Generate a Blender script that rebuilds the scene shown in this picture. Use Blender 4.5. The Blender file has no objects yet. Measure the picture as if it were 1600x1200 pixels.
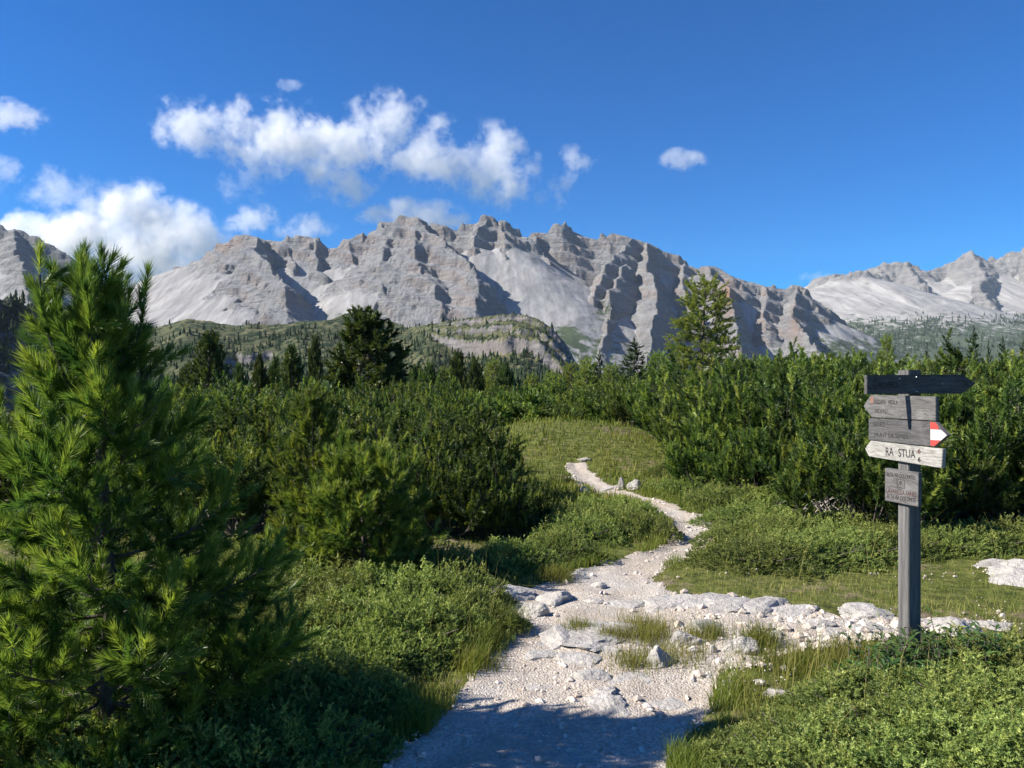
import bpy, math, random
import numpy as np
from math import radians, sin, cos, pi

# ------------------------------------------------------------------ camera, sky, sun, exposure
SC = bpy.context.scene
COL = SC.collection
EYE, F, HOR, CX = 1.6, 1202.0, 600.0, 800.0        # eye height in m; focal length, horizon and centre of the 1600x1200 frame
cam_data = bpy.data.cameras.new('camera')
cam_data.sensor_width = 36.0
cam_data.lens = 36.0 * F / 1600.0
cam_data.clip_start, cam_data.clip_end = 0.05, 60000.0
camera = bpy.data.objects.new('camera', cam_data)
camera.location = (0, 0, EYE)
camera.rotation_euler = (radians(90), 0, 0)
COL.objects.link(camera)
SC.camera = camera

SUN_EL, SUN_BACK = radians(37), radians(7)          # elevation; how far behind the picture plane
TO_SUN = np.array([-cos(SUN_BACK) * cos(SUN_EL), -sin(SUN_BACK) * cos(SUN_EL), sin(SUN_EL)])
world = bpy.data.worlds.new('World')
SC.world = world
world.use_nodes = True
wn = world.node_tree
sky = wn.nodes.new('ShaderNodeTexSky')
sky.sky_type = 'NISHITA'
sky.sun_disc = False
sky.sun_elevation = SUN_EL
sky.sun_rotation = radians(270 - 7)
sky.altitude = 2000
sky.air_density = 1.0
sky.dust_density = 0.15
sky.ozone_density = 3.0
wn.nodes['Background'].inputs['Strength'].default_value = 0.075
hs = wn.nodes.new('ShaderNodeHueSaturation')
hs.inputs['Saturation'].default_value = 1.88
hs.inputs['Value'].default_value = 1.0
hs.inputs['Hue'].default_value = 0.511
wn.links.new(sky.outputs[0], hs.inputs['Color'])
wn.links.new(hs.outputs[0], wn.nodes['Background'].inputs['Color'])

sun_data = bpy.data.lights.new('sun', 'SUN')
sun_data.energy = 5.0
sun_data.angle = radians(0.53)
sun_data.color = (1.0, 0.93, 0.82)
sun = bpy.data.objects.new('sun', sun_data)
from mathutils import Vector, Matrix
sun.rotation_euler = Vector(TO_SUN).to_track_quat('Z', 'Y').to_euler()
sun.location = (-20, -5, 30)
COL.objects.link(sun)

SC.view_settings.view_transform = 'Standard'
SC.view_settings.look = 'None'
SC.view_settings.exposure = 1.1
SC.view_settings.gamma = 1.0
SC.view_settings.use_curve_mapping = False
SC.render.engine = 'CYCLES'
SC.cycles.max_bounces = 6
SC.cycles.diffuse_bounces = 3
SC.cycles.glossy_bounces = 2
SC.cycles.transmission_bounces = 3
SC.cycles.transparent_max_bounces = 6
SC.cycles.volume_bounces = 4
SC.cycles.volume_step_rate = 1.0
SC.cycles.use_denoising = True

# ------------------------------------------------------------------ helpers
RNG = np.random.default_rng(11)
random.seed(4)

def P(px, py, d):
    """point seen at pixel (px, py) of the 1600x1200 photograph, d metres ahead"""
    return np.array([(px - CX) / F * d, d, EYE + (HOR - py) / F * d])

def _hash(ix, iy, seed):
    h = (ix.astype(np.int64) * 374761393 + iy.astype(np.int64) * 668265263 + seed * 982451653) & 0x7fffffff
    h = ((h ^ (h >> 13)) * 1274126177) & 0x7fffffff
    return (h ^ (h >> 16)) & 0xffff

def perlin(x, y, seed=0):
    xi, yi = np.floor(x), np.floor(y)
    xf, yf = x - xi, y - yi
    u, v = xf * xf * xf * (xf * (xf * 6 - 15) + 10), yf * yf * yf * (yf * (yf * 6 - 15) + 10)
    def g(ix, iy, dx, dy):
        a = _hash(ix, iy, seed) * (2 * pi / 65536)
        return np.cos(a) * dx + np.sin(a) * dy
    n00, n10 = g(xi, yi, xf, yf), g(xi + 1, yi, xf - 1, yf)
    n01, n11 = g(xi, yi + 1, xf, yf - 1), g(xi + 1, yi + 1, xf - 1, yf - 1)
    return (n00 * (1 - u) + n10 * u) * (1 - v) + (n01 * (1 - u) + n11 * u) * v * 1.0

def fbm(x, y, octv=4, seed=0, gain=0.5, lac=2.03):
    s, a = 0, 1.0
    for k in range(octv):
        s = s + a * perlin(x, y, seed + 17 * k); x = x * lac + 3.1; y = y * lac - 7.7; a *= gain
    return s

def ridged(x, y, octv=4, seed=0, gain=0.5, lac=2.1):
    s, a = 0, 1.0
    for k in range(octv):
        s = s + a * (1 - 2 * np.abs(perlin(x, y, seed + 31 * k))); x = x * lac + 5.3; y = y * lac + 1.7; a *= gain
    return s

def smooth(a, b, x):
    t = np.clip((x - a) / (b - a), 0, 1)
    return t * t * (3 - 2 * t)

def np_mesh(name, V, T, mats, attrs=None, smooth_shade=False, quads=False, mat_idx=None):
    """mesh from arrays: V (n,3), T (m,3) or (m,4)"""
    me = bpy.data.meshes.new(name)
    V = np.ascontiguousarray(V, dtype=np.float32); T = np.ascontiguousarray(T, dtype=np.int32)
    k = T.shape[1]
    me.vertices.add(len(V)); me.vertices.foreach_set('co', V.ravel())
    me.loops.add(T.size); me.loops.foreach_set('vertex_index', T.ravel())
    me.polygons.add(len(T))
    me.polygons.foreach_set('loop_start', np.arange(0, T.size, k, dtype=np.int32))
    if smooth_shade:
        me.polygons.foreach_set('use_smooth', np.ones(len(T), dtype=bool))
    else:
        me.polygons.foreach_set('use_smooth', np.zeros(len(T), dtype=bool))
    for m in (mats if isinstance(mats, (list, tuple)) else [mats]):
        me.materials.append(m)
    if mat_idx is not None:
        me.polygons.foreach_set('material_index', np.ascontiguousarray(mat_idx, dtype=np.int32))
    for an, arr in (attrs or {}).items():
        arr = np.ascontiguousarray(arr, dtype=np.float32)
        if arr.ndim == 1:
            at = me.attributes.new(an, 'FLOAT', 'POINT'); at.data.foreach_set('value', arr)
        else:
            at = me.attributes.new(an, 'FLOAT_VECTOR', 'POINT'); at.data.foreach_set('vector', arr.ravel())
    me.update(calc_edges=True)
    return me

def link(name, data, parent=None, loc=None, label=None, cat=None, group=None, kind=None):
    o = bpy.data.objects.new(name, data)
    COL.objects.link(o)
    if parent is not None: o.parent = parent
    if loc is not None: o.location = loc
    return tag(o, label, cat, group, kind)

def tag(o, label=None, cat=None, group=None, kind=None):
    if label: o['label'] = label
    if cat: o['category'] = cat
    if group: o['group'] = group
    if kind: o['kind'] = kind
    return o

def copy_tree(o, parent=None):
    c = o.copy(); COL.objects.link(c); c.parent = parent
    for ch in list(o.children): copy_tree(ch, c)
    return c

def grid_faces(nu, nv):
    i = np.arange(nu - 1)[:, None] * nv + np.arange(nv - 1)[None, :]
    return np.stack([i, i + nv, i + nv + 1, i + 1], -1).reshape(-1, 4)

# ------------------------------------------------------------------ material helpers
class NT:
    def __init__(self, name):
        self.m = bpy.data.materials.new(name); self.m.use_nodes = True
        self.t = self.m.node_tree; self.b = self.t.nodes['Principled BSDF']; self.out = self.t.nodes['Material Output']
    def n(self, typ, **kw):
        nd = self.t.nodes.new(typ)
        for k, v in kw.items():
            if k in ('ins',): 
                for kk, vv in v.items(): self.set(nd, kk, vv)
            else: setattr(nd, k, v)
        return nd
    def set(self, nd, key, v):
        s = nd.inputs[key]
        if isinstance(v, bpy.types.NodeSocket): self.t.links.new(v, s)
        else:
            if s.type == 'RGBA' and len(v) == 3: v = (*v, 1)
            s.default_value = v
    def attr(self, name): return self.n('ShaderNodeAttribute', attribute_name=name)
    def math(self, op, a, b=None, c=None, clamp=False):
        nd = self.n('ShaderNodeMath', operation=op, use_clamp=clamp)
        for i, v in enumerate((a, b, c)):
            if v is not None: self.set(nd, i, v)
        return nd.outputs[0]
    def mix(self, f, a, b, blend='MIX'):
        nd = self.n('ShaderNodeMix', data_type='RGBA', blend_type=blend)
        self.set(nd, 0, f); self.set(nd, 6, a); self.set(nd, 7, b)
        return nd.outputs[2]
    def noise(self, scale, detail=4, rough=0.55, vec=None, dist=0.0, dim='3D'):
        nd = self.n('ShaderNodeTexNoise', noise_dimensions=dim)
        self.set(nd, 'Scale', scale); self.set(nd, 'Detail', detail); self.set(nd, 'Roughness', rough); self.set(nd, 'Distortion', dist)
        if vec is not None: self.set(nd, 'Vector', vec)
        return nd.outputs['Fac']
    def ramp(self, f, stops):
        nd = self.n('ShaderNodeValToRGB'); self.set(nd, 0, f)
        e = nd.color_ramp.elements
        while len(e) < len(stops): e.new(0.5)
        for el, (p, c) in zip(e, stops):
            el.position = p; el.color = (*c, 1) if len(c) == 3 else c
        return nd.outputs[0]
    def maprange(self, f, a, b, c=0.0, d=1.0):
        nd = self.n('ShaderNodeMapRange'); 
        for i, v in enumerate((f, a, b, c, d)): self.set(nd, i, v)
        return nd.outputs[0]
    def scalevec(self, vec, s):
        nd = self.n('ShaderNodeVectorMath', operation='MULTIPLY'); self.set(nd, 0, vec); self.set(nd, 1, s)
        return nd.outputs[0]
    def bump(self, h, dist, strength=1.0, normal=None):
        nd = self.n('ShaderNodeBump'); self.set(nd, 'Height', h); self.set(nd, 'Distance', dist); self.set(nd, 'Strength', strength)
        if normal is not None: self.set(nd, 'Normal', normal)
        return nd.outputs[0]
    def pos(self): return self.n('ShaderNodeNewGeometry').outputs['Position']
    def objco(self): return self.n('ShaderNodeTexCoord').outputs['Object']
    def finish(self, color=None, rough=0.8, spec=0.3, normal=None):
        if color is not None: self.set(self.b, 'Base Color', color)
        self.set(self.b, 'Roughness', rough); self.set(self.b, 'Specular IOR Level', spec)
        if normal is not None: self.set(self.b, 'Normal', normal)
        return self.m
# ------------------------------------------------------------------ mountains
def mat_mountain(name, rock_a, rock_b, talus, veg, scale=1.0):
    t = NT(name); p = t.pos()
    rock, vegm, stain = t.attr('rock').outputs['Fac'], t.attr('veg').outputs['Fac'], t.attr('stain').outputs['Fac']
    n1 = t.noise(0.006 * scale, 6, 0.62, p); n2 = t.noise(0.03 * scale, 5, 0.65, p)
    # tilted strata: fine light and dark beds
    beds = t.noise(0.05 * scale, 4, 0.6, t.scalevec(p, (0.10, 0.10, 1.5)), 0.6)
    c = t.mix(t.maprange(n1, 0.35, 0.65), rock_a, rock_b)
    c = t.mix(t.math('MULTIPLY', t.maprange(beds, 0.42, 0.62), 0.55), c, tuple(0.66 * x for x in rock_a))
    c = t.mix(t.math('MULTIPLY', t.maprange(n2, 0.55, 0.7), 0.5), c, tuple(min(1, 1.3 * x) for x in rock_b))
    c = t.mix(stain, c, (0.32, 0.18, 0.105))
    # scree runs: streaks down the fall line
    st = t.noise(0.02 * scale, 4, 0.6, t.scalevec(p, (1.6, 0.25, 0.25)), 0.5)
    tal = t.mix(t.maprange(st, 0.35, 0.68), tuple(0.66 * x for x in talus), tuple(1.18 * x for x in talus))
    c = t.mix(t.math('ADD', rock, t.math('MULTIPLY', t.math('SUBTRACT', n2, 0.5), 0.6), clamp=True), tal, c)
    vn = t.math('ADD', vegm, t.math('MULTIPLY', t.math('SUBTRACT', n2, 0.5), 1.6))
    c = t.mix(t.maprange(vn, 0.42, 0.62), c, t.mix(t.maprange(n1, 0.4, 0.6), veg, tuple(1.5 * x for x in veg)))
    h = t.math('ADD', t.noise(0.03 * scale, 9, 0.72, p), t.math('MULTIPLY', beds, 0.6))
    nb = t.bump(h, 34.0 / scale, t.math('ADD', t.math('MULTIPLY', rock, 0.80), 0.20))
    return t.finish(c, 0.95, 0.1, nb)

def ridge_field(X, Y, ridges, warp=None, seed=0):
    """height of the land as the upper envelope of ridges with steep rock under their crests and scree below"""
    Z = np.full(X.shape, -1e9); K = np.zeros(X.shape)
    for r in ridges:
        pts = np.array([P(*q) for q in r['p']])
        best = np.full(X.shape, -1e9); bk = np.zeros(X.shape)
        for a, b in zip(pts[:-1], pts[1:]):
            ab = b - a; L2 = ab[0] ** 2 + ab[1] ** 2
            t = np.clip(((X - a[0]) * ab[0] + (Y - a[1]) * ab[1]) / L2, 0, 1)
            dx, dy = X - (a[0] + t * ab[0]), Y - (a[1] + t * ab[1])
            dist = np.hypot(dx, dy)
            side = np.sign(ab[0] * dy - ab[1] * dx)          # + is the picture's right for a spur that comes forward
            s1 = np.where(side > 0, r.get('r1', r['s1']), r.get('l1', r['s1']))
            s2 = np.where(side > 0, r.get('r2', r['s2']), r.get('l2', r['s2']))
            w = r['w']
            drop = s1 * np.minimum(dist, w) + s2 * np.maximum(dist - w, 0)
            h = a[2] + t * ab[2] - drop
            m = h > best
            best = np.where(m, h, best); bk = np.where(m, 1 - smooth(w * 0.9, w * 1.35, dist), bk)
        m = best > Z
        Z = np.where(m, best, Z); K = np.where(m, bk, K)
    return Z, K

def terrain_obj(name, pxs, ds, ridges, mat, warp_amp, warp_scale, rock_amp, rock_scale, seed, bed=None, veg_fn=None, stain_fn=None, post=None):
    PX, D = np.meshgrid(pxs, ds, indexing='ij')
    X, Y = (PX - CX) / F * D, D
    wx = fbm(X / warp_scale, Y / warp_scale, 4, seed) * warp_amp
    wy = fbm(X / warp_scale + 31, Y / warp_scale + 9, 4, seed + 5) * warp_amp
    Z, K = ridge_field(X + wx, Y + wy, ridges)
    rg = ridged(X / rock_scale, Y / rock_scale, 5, seed + 9, 0.55) - 0.9
    fine = ridged(X / rock_scale * 3.3, Y / rock_scale * 3.3, 4, seed + 19, 0.6) - 0.8
    if post is not None: K = K * 0
    amp = 0.16 + 0.84 * K
    micro = ridged(X / rock_scale * 9, Y / rock_scale * 9 + Z / rock_scale * 4, 3, seed + 29, 0.6) - 0.75
    Z = Z + rock_amp * amp * rg + 0.36 * rock_amp * (0.08 + 0.92 * K) * fine + 0.13 * rock_amp * (0.10 + 0.90 * K) * micro
    if bed:
        per, dipx, dipy, a = bed
        q = (Z + dipx * X + dipy * Y + 0.5 * per * fbm(X / 260, Y / 260, 3, seed + 3)) / per
        fr = q - np.floor(q)
        Z = Z + a * K * (np.where(fr < 0.7, fr / 0.7 * 0.35, 0.35 + (fr - 0.7) / 0.3 * 0.65) - fr)* per
    if post is not None: Z = post(PX, D, X, Y, Z)
    gx = np.gradient(Z, axis=0) / np.maximum(np.gradient(X, axis=0), .01)
    gy = np.gradient(Z, axis=1) / np.maximum(np.gradient(Y, axis=1), .01)
    slope = np.hypot(gx, gy)
    rock = np.clip(np.maximum(K * 0.75, 0) + smooth(0.75, 1.2, slope), 0, 1)
    veg = veg_fn(PX, D, X, Y, Z, slope) if veg_fn else np.zeros(Z.shape)
    stain = stain_fn(PX, D, X, Y, Z, slope) if stain_fn else np.zeros(Z.shape)
    V = np.stack([X, Y, Z], -1).reshape(-1, 3)
    me = np_mesh(name, V, grid_faces(len(pxs), len(ds)), mat, {'rock': rock.ravel(), 'veg': veg.ravel(), 'stain': stain.ravel()}, smooth_shade=True)
    o = link(name, me, kind='structure')
    return o, (PX, D, X, Y, Z, slope)

def crest(pts, d, jit=0, seed=1):
    r = np.random.default_rng(seed)
    return [(a, b, d + float(r.normal(0, jit))) for a, b in pts]

MAIN = [
  dict(p=crest([(150,470),(200,455),(245,436),(300,409),(340,386),(372,366),(385,361),(398,366),(412,376),(432,376),(455,372),(487,365),(500,372),(513,386),(530,382),(545,372),(560,367),(580,373),(595,372)], 3180, 0), s1=0.95, s2=0.70, w=150),
  dict(p=crest([(595,372),(600,352),(612,348),(628,338),(642,335),(655,346),(668,357),(690,350),(704,357),(722,352),(752,353),(757,343),(768,341),(781,351),(800,356),(815,365),(828,371)], 3250, 0), s1=1.15, s2=0.70, w=170),
  dict(p=crest([(828,371),(831,361),(850,362),(868,352),(880,351),(900,361),(925,366),(950,366),(990,374),(1010,382),(1040,398),(1075,410),(1100,420)], 3420, 0), s1=1.6, s2=0.70, w=190),
  dict(p=crest([(1100,421),(1112,416),(1125,420),(1140,433),(1165,440),(1190,446),(1220,450),(1245,448),(1270,465),(1300,490),(1330,515),(1370,540),(1420,565),(1500,590)], 3200, 0), s1=1.05, s2=0.72, w=150),
  # spurs coming towards the viewer
  dict(p=[(385,361,3180),(398,385,2990),(408,410,2800),(434,428,2640),(452,462,2440),(450,492,2310),(446,520,2200)], s1=1.0, s2=0.62, w=190, l1=0.70, l2=0.60, r1=1.0),
  dict(p=[(340,386,3180),(330,430,2900),(320,470,2650),(310,500,2450)], s1=0.62, s2=0.5, w=110),
  dict(p=[(430,376,3180),(450,400,3060),(470,420,2960)], s1=1.1, s2=0.6, w=60),
  dict(p=[(487,365,3180),(496,392,3070),(503,420,2960),(512,438,2900)], s1=1.25, s2=0.6, w=70),
  dict(p=[(545,372,3180),(552,400,3050),(560,420,2960)], s1=1.1, s2=0.6, w=60),
  dict(p=[(642,335,3250),(668,358,3110),(700,385,2950),(728,405,2780),(742,430,2620),(748,462,2450),(744,492,2320),(738,518,2220),(730,545,2140)], s1=0.72, s2=0.6, w=260, r1=1.15, r2=0.66),
  dict(p=[(600,352,3250),(592,395,2970),(596,436,2720),(615,476,2500),(640,512,2320),(650,540,2200)], s1=0.78, s2=0.62, w=220),
  dict(p=[(640,340,3250),(645,385,2960),(660,425,2690),(680,465,2470),(692,505,2300),(695,540,2180)], s1=0.64, s2=0.6, w=300),
  dict(p=[(768,341,3250),(756,363,3140),(744,384,3050)], s1=1.3, s2=0.6, w=60),
  dict(p=[(781,351,3250),(800,374,3140),(792,396,3030),(788,412,2960)], s1=1.0, s2=0.6, w=40),
  dict(p=[(829,365,3380),(843,385,3250),(860,408,3130),(872,432,3020)], s1=1.0, s2=0.66, w=130, r1=2.2),
  dict(p=[(990,374,3420),(966,394,3230),(946,414,3060),(936,442,2900),(930,470,2760)], s1=1.2, s2=0.7, w=110, l1=1.5, l2=0.85),
  dict(p=[(1010,382,3420),(1014,418,3100),(1022,450,2860),(1030,482,2650),(1026,515,2480),(1018,552,2320)], s1=1.1, s2=0.62, w=150, r1=1.9, r2=0.8),
  dict(p=[(975,410,3080),(962,440,2900),(955,475,2720),(945,512,2530),(935,552,2340)], s1=1.1, s2=0.66, w=110, r1=1.5, l1=1.2, l2=0.72),
  dict(p=[(1075,410,3420),(1070,445,3120),(1078,480,2880),(1085,520,2650)], s1=1.3, s2=0.65, w=90),
  dict(p=[(1112,416,3200),(1128,442,3040),(1141,472,2850),(1151,508,2640),(1158,548,2420)], s1=1.0, s2=0.62, w=110, r1=1.5),
  dict(p=[(1190,446,3200),(1195,480,3000),(1205,515,2780)], s1=1.0, s2=0.6, w=60),
  dict(p=[(1245,448,3200),(1238,472,3030),(1246,502,2820),(1264,532,2620),(1292,562,2420)], s1=0.9, s2=0.58, w=80, r1=1.3),
]
m_main = mat_mountain('limestone_mountain', (0.225, 0.226, 0.233), (0.295, 0.292, 0.294), (0.285, 0.281, 0.278), (0.042, 0.058, 0.030))
def main_stain(PX, D, X, Y, Z, sl):
    n = fbm(X / 120, Z / 160, 4, 71)
    s = smooth(0.15, 0.5, n + 0.25 * smooth(0.8, 1.4, sl)) * 0.16 * smooth(0.6, 1.0, sl)
    e = np.exp(-((PX - 1137) / 14) ** 2 - ((Z - 330) / 80) ** 2) * 1.0
    e += np.exp(-((PX - 1247) / 12) ** 2 - ((D - 2850) / 160) ** 2) * 0.7
    e += np.exp(-((PX - 362) / 20) ** 2 - ((Z - 570) / 40) ** 2) * 0.45
    e += 0.16 * smooth(1040, 1110, PX) * smooth(1300, 1240, PX) * smooth(-0.1, 0.4, n)
    return np.clip(s + e * smooth(-0.5, 0.15, fbm(X / 50, Z / 30, 3, 5)), 0, 0.85)
def main_veg(PX, D, X, Y, Z, sl):
    py = HOR - (Z - EYE) / D * F
    v = smooth(500, 545, py) * 0.55 * smooth(1.0, 0.6, sl)
    v += np.exp(-((PX - 945) / 26) ** 2 - ((py - 485) / 28) ** 2) * 0.55
    v += np.exp(-((PX - 885) / 30) ** 2 - ((py - 520) / 22) ** 2) * 0.5
    v += smooth(1240, 1330, PX) * smooth(480, 530, py) * 0.12
    v += np.exp(-((PX - 560) / 60) ** 2 - ((py - 492) / 14) ** 2) * 0.6
    return np.clip(v, 0, 1)
main_px = np.linspace(150, 1500, 760)
main_d = np.concatenate([np.linspace(2050, 3500, 290), np.linspace(3520, 4300, 22)])
terrain_obj('mountain', main_px, main_d, MAIN, m_main, 40, 330, 20, 240, 3, bed=(58, 0.32, -0.12, 1.0), veg_fn=main_veg, stain_fn=main_stain)

FAR = [
  dict(p=crest([(1150,560),(1230,500),(1270,470),(1297,446),(1318,428),(1330,423)], 5600, 0), s1=0.55, s2=0.36, w=120),
  dict(p=crest([(1330,423),(1338,424),(1345,431),(1356,424),(1376,421),(1386,415),(1394,416),(1402,411),(1415,409),(1424,414),(1432,426),(1450,428),(1470,425),(1490,412),(1506,404),(1520,399),(1534,404),(1546,410),(1562,402),(1582,398),(1610,396),(1680,385),(1760,392),(1850,370)], 6100, 0), s1=1.1, s2=0.42, w=170),
  dict(p=[(1330,423,5600),(1350,448,5350),(1400,470,5000),(1440,492,4700),(1470,512,4400)], s1=0.35, s2=0.3, w=260),
  dict(p=[(1415,409,6100),(1420,432,5850),(1440,452,5500)], s1=0.9, s2=0.45, w=90, r1=1.4),
  dict(p=[(1376,421,6100),(1372,440,5850)], s1=1.2, s2=0.5, w=70),
  dict(p=[(1520,399,6100),(1522,430,5700),(1540,462,5300),(1560,490,4900),(1590,515,4500)], s1=0.6, s2=0.38, w=140, r1=1.1),
  dict(p=[(1610,396,6100),(1600,430,5700),(1640,470,5200)], s1=1.2, s2=0.5, w=150),
]
m_far = mat_mountain('pale_limestone_range', (0.24, 0.233, 0.23), (0.30, 0.29, 0.283), (0.31, 0.30, 0.29), (0.042, 0.056, 0.034), 0.7)
def far_veg(PX, D, X, Y, Z, sl):
    py = HOR - (Z - EYE) / D * F
    return np.clip(smooth(455, 530, py) * 0.72, 0, 1)
FARG = terrain_obj('mountain', np.linspace(1130, 1880, 330), np.concatenate([np.linspace(2300, 3700, 40), np.linspace(3720, 6700, 190)]), FAR, m_far, 90, 600, 42, 420, 23, bed=(60, -0.25, -0.1, 0.6), veg_fn=far_veg)[1]

LEFT = [
  dict(p=crest([(-420,330),(-250,335),(-100,345),(0,357),(30,363),(60,371),(90,391),(120,414),(150,440),(200,480),(260,520)], 2750, 0), s1=1.25, s2=0.52, w=170),
  dict(p=[(20,360,2750),(30,410,2480),(50,450,2250),(60,490,2050)], s1=0.9, s2=0.5, w=50),
  dict(p=[(-150,340,2750),(-140,420,2400),(-120,480,2100)], s1=1.0, s2=0.52, w=70),
]
terrain_obj('mountain', np.linspace(-440, 300, 300), np.linspace(1800, 3100, 150), LEFT, m_main, 35, 300, 13, 190, 41, bed=(40, -0.3, -0.1, 0.7), veg_fn=lambda PX, D, X, Y, Z, sl: smooth(440, 520, HOR - (Z - EYE) / D * F) * 0.55)

# grassy shelf with a cliff, and the dark wooded shoulder at the left
def mat_alp():
    t = NT('alpine_pasture'); p = t.pos()
    rock = t.attr('rock').outputs['Fac']; vg = t.attr('veg').outputs['Fac']
    n1 = t.noise(0.012, 6, 0.6, p); n2 = t.noise(0.07, 6, 0.62, p)
    g = t.ramp(n1, [(0.30, (0.040, 0.050, 0.024)), (0.48, (0.085, 0.092, 0.045)), (0.66, (0.130, 0.125, 0.065))])
    g = t.mix(t.maprange(n2, 0.46, 0.56), g, (0.022, 0.036, 0.018))
    beds = t.noise(0.2, 4, 0.6, t.scalevec(p, (0.12, 0.12, 1.4)), 0.5)
    r = t.mix(t.maprange(beds, 0.35, 0.65), (0.075, 0.074, 0.076), (0.20, 0.19, 0.185))
    r = t.mix(t.maprange(n1, 0.5, 0.7), r, (0.16, 0.145, 0.138))
    f = t.math('ADD', rock, t.math('MULTIPLY', t.math('SUBTRACT', n2, 0.5), 1.5))
    c = t.mix(t.maprange(f, 0.55, 0.75), g, r)
    nb = t.bump(t.noise(0.15, 7, 0.65, p), 4.0, 0.9)
    return t.finish(c, 0.95, 0.1, nb)
m_alp = mat_alp()
SH_PX = [130,200,250,290,330,370,420,480,520,545,562,600,640,680,720,770,810,840,865,885,900,935,960]
SH_PY = [534,522,513,503,505,513,511,507,500,492,490,503,514,510,503,497,495,503,520,541,566,606,625]
SH_D  = [1180,1180,1170,1150,1150,1130,1130,1130,1160,1250,1300,1260,1160,1050,1000,960,940,920,900,890,880,860,850]
def shelf_post(PX, D, X, Y, Z):
    wob = 9 * fbm(X / 60, Y / 90, 4, 15)
    q = np.linspace(0, 1100, 1101); ker = np.exp(-(np.arange(-40, 41) / 16.0) ** 2); ker /= ker.sum()
    sd = np.convolve(np.pad(np.interp(q, SH_PX, SH_D), 40, 'edge'), ker, 'valid')
    dc = np.interp(PX + wob * 0.8, q, sd)
    zc = EYE + (HOR - np.interp(PX + wob * 0.8, SH_PX, SH_PY)) / F * dc
    dd = dc - D
    Z = zc - np.where(dd > 0, 0.05 * dd + 0.18 * np.maximum(dd - 60, 0), -0.35 * dd)
    Z = Z + 4.5 * fbm(X / 55, Y / 55, 4, 8) * smooth(0, 60, np.abs(dd)) + 1.6 * (ridged(X / 20, Y / 20, 3, 12) - 0.8)
    j = 22 * fbm(X / 45, Y / 45, 3, 77)
    k = smooth(650, 730, PX)
    Z = Z - k * (9 * smooth(45, 53, dd + j) + 7 * smooth(85, 92, dd + j * 1.3) + 16 * smooth(120, 130, dd + j))
    Z = Z + k * 2.5 * (ridged(X / 9, Y / 9, 4, 91) - 0.8)
    # broken pale crag low on the slope
    k2 = np.exp(-((PX - 392 - j) / 38) ** 2) 
    Z = Z - k2 * 13 * (smooth(255, 263, dd + j) + 0.6 * smooth(290, 297, dd + j)) 
    return Z
SHELFG = terrain_obj('hillside', np.linspace(130, 960, 450), np.linspace(560, 1420, 210), [dict(p=[(130,534,1180),(960,600,850)], s1=.2, s2=.2, w=50)], m_alp, 14, 120, 2.0, 40, 57, post=shelf_post)[1]
WOOD = [dict(p=[(-400,430,560),(-150,452,620),(0,474,700),(60,486,760),(110,506,820),(160,536,880),(230,575,940)], s1=0.85, s2=0.6, w=60)]
m_wood = mat_mountain('wooded_slope', (0.16, 0.16, 0.16), (0.22, 0.215, 0.21), (0.20, 0.19, 0.18), (0.022, 0.034, 0.016), 3.0)
WOODG = terrain_obj('hillside', np.linspace(-420, 300, 260), np.linspace(420, 1060, 130), WOOD, m_wood, 10, 90, 7, 50, 63, veg_fn=lambda PX, D, X, Y, Z, sl: 0.62 + 0 * Z)[1]
# ------------------------------------------------------------------ the ground
PATH_ROWS = [  # photograph rows: y, left edge x, right edge x of the trodden path
  (1330,560,1090),(1250,585,1060),(1200,612,1040),(1150,662,1062),(1100,705,1105),(1060,738,1130),(1020,762,1120),(985,785,1080),(955,800,1050),(925,822,1030),
  (905,868,1018),(888,922,1030),(872,968,1062),(856,1020,1095),(842,1046,1114),(828,1055,1114),(814,1048,1100),(800,1030,1076),(788,1004,1048),(776,968,1016),
  (766,930,978),(757,908,948),(749,895,930),(741,884,908)]
PATH = []
for y, a, b in PATH_ROWS:
    d = EYE * F / (y - HOR); PATH.append(((a - CX) / F * d, (b - CX) / F * d, d))
PATH = np.array(PATH)
def path_dist(x, y):
    """signed distance (roughly) from the path's edge: negative inside"""
    l = np.interp(y, PATH[:, 2], PATH[:, 0]); r = np.interp(y, PATH[:, 2], PATH[:, 1])
    v = np.maximum(l - x, x - r)
    return np.where((y < PATH[-1, 2]), v, np.maximum(v, y - PATH[-1, 2]))

def ground_z(x, y):
    x = np.asarray(x, float); y = np.asarray(y, float)
    z = 0.05 * fbm(x * 0.45, y * 0.45, 4, 101) + 0.012 * fbm(x * 3, y * 3, 3, 102)
    z = z * smooth(0.0, 3.0, np.hypot(x, y))
    mound = np.exp(-((x - 1.2) / 3.2) ** 2 - ((y - 17.0) / 3.6) ** 2) * 0.78
    mound = mound * smooth(11.5, 15.0, y)
    z = z + mound
    z = z + 0.5 * smooth(20, 30, y) * smooth(60, 40, y) * smooth(-3, 6, x)
    z = z - 0.045 * (smooth(0.25, -0.2, path_dist(x, y)))
    z = z + smooth(25, 60, y) * 0.5 * fbm(x / 14, y / 14, 3, 103)
    z = z - 3.2 * smooth(43, 58, y)
    z = z - 9.0 * smooth(60, 240, np.hypot(x, y)) - 22 * smooth(240, 900, np.hypot(x, y))
    return z

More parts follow.
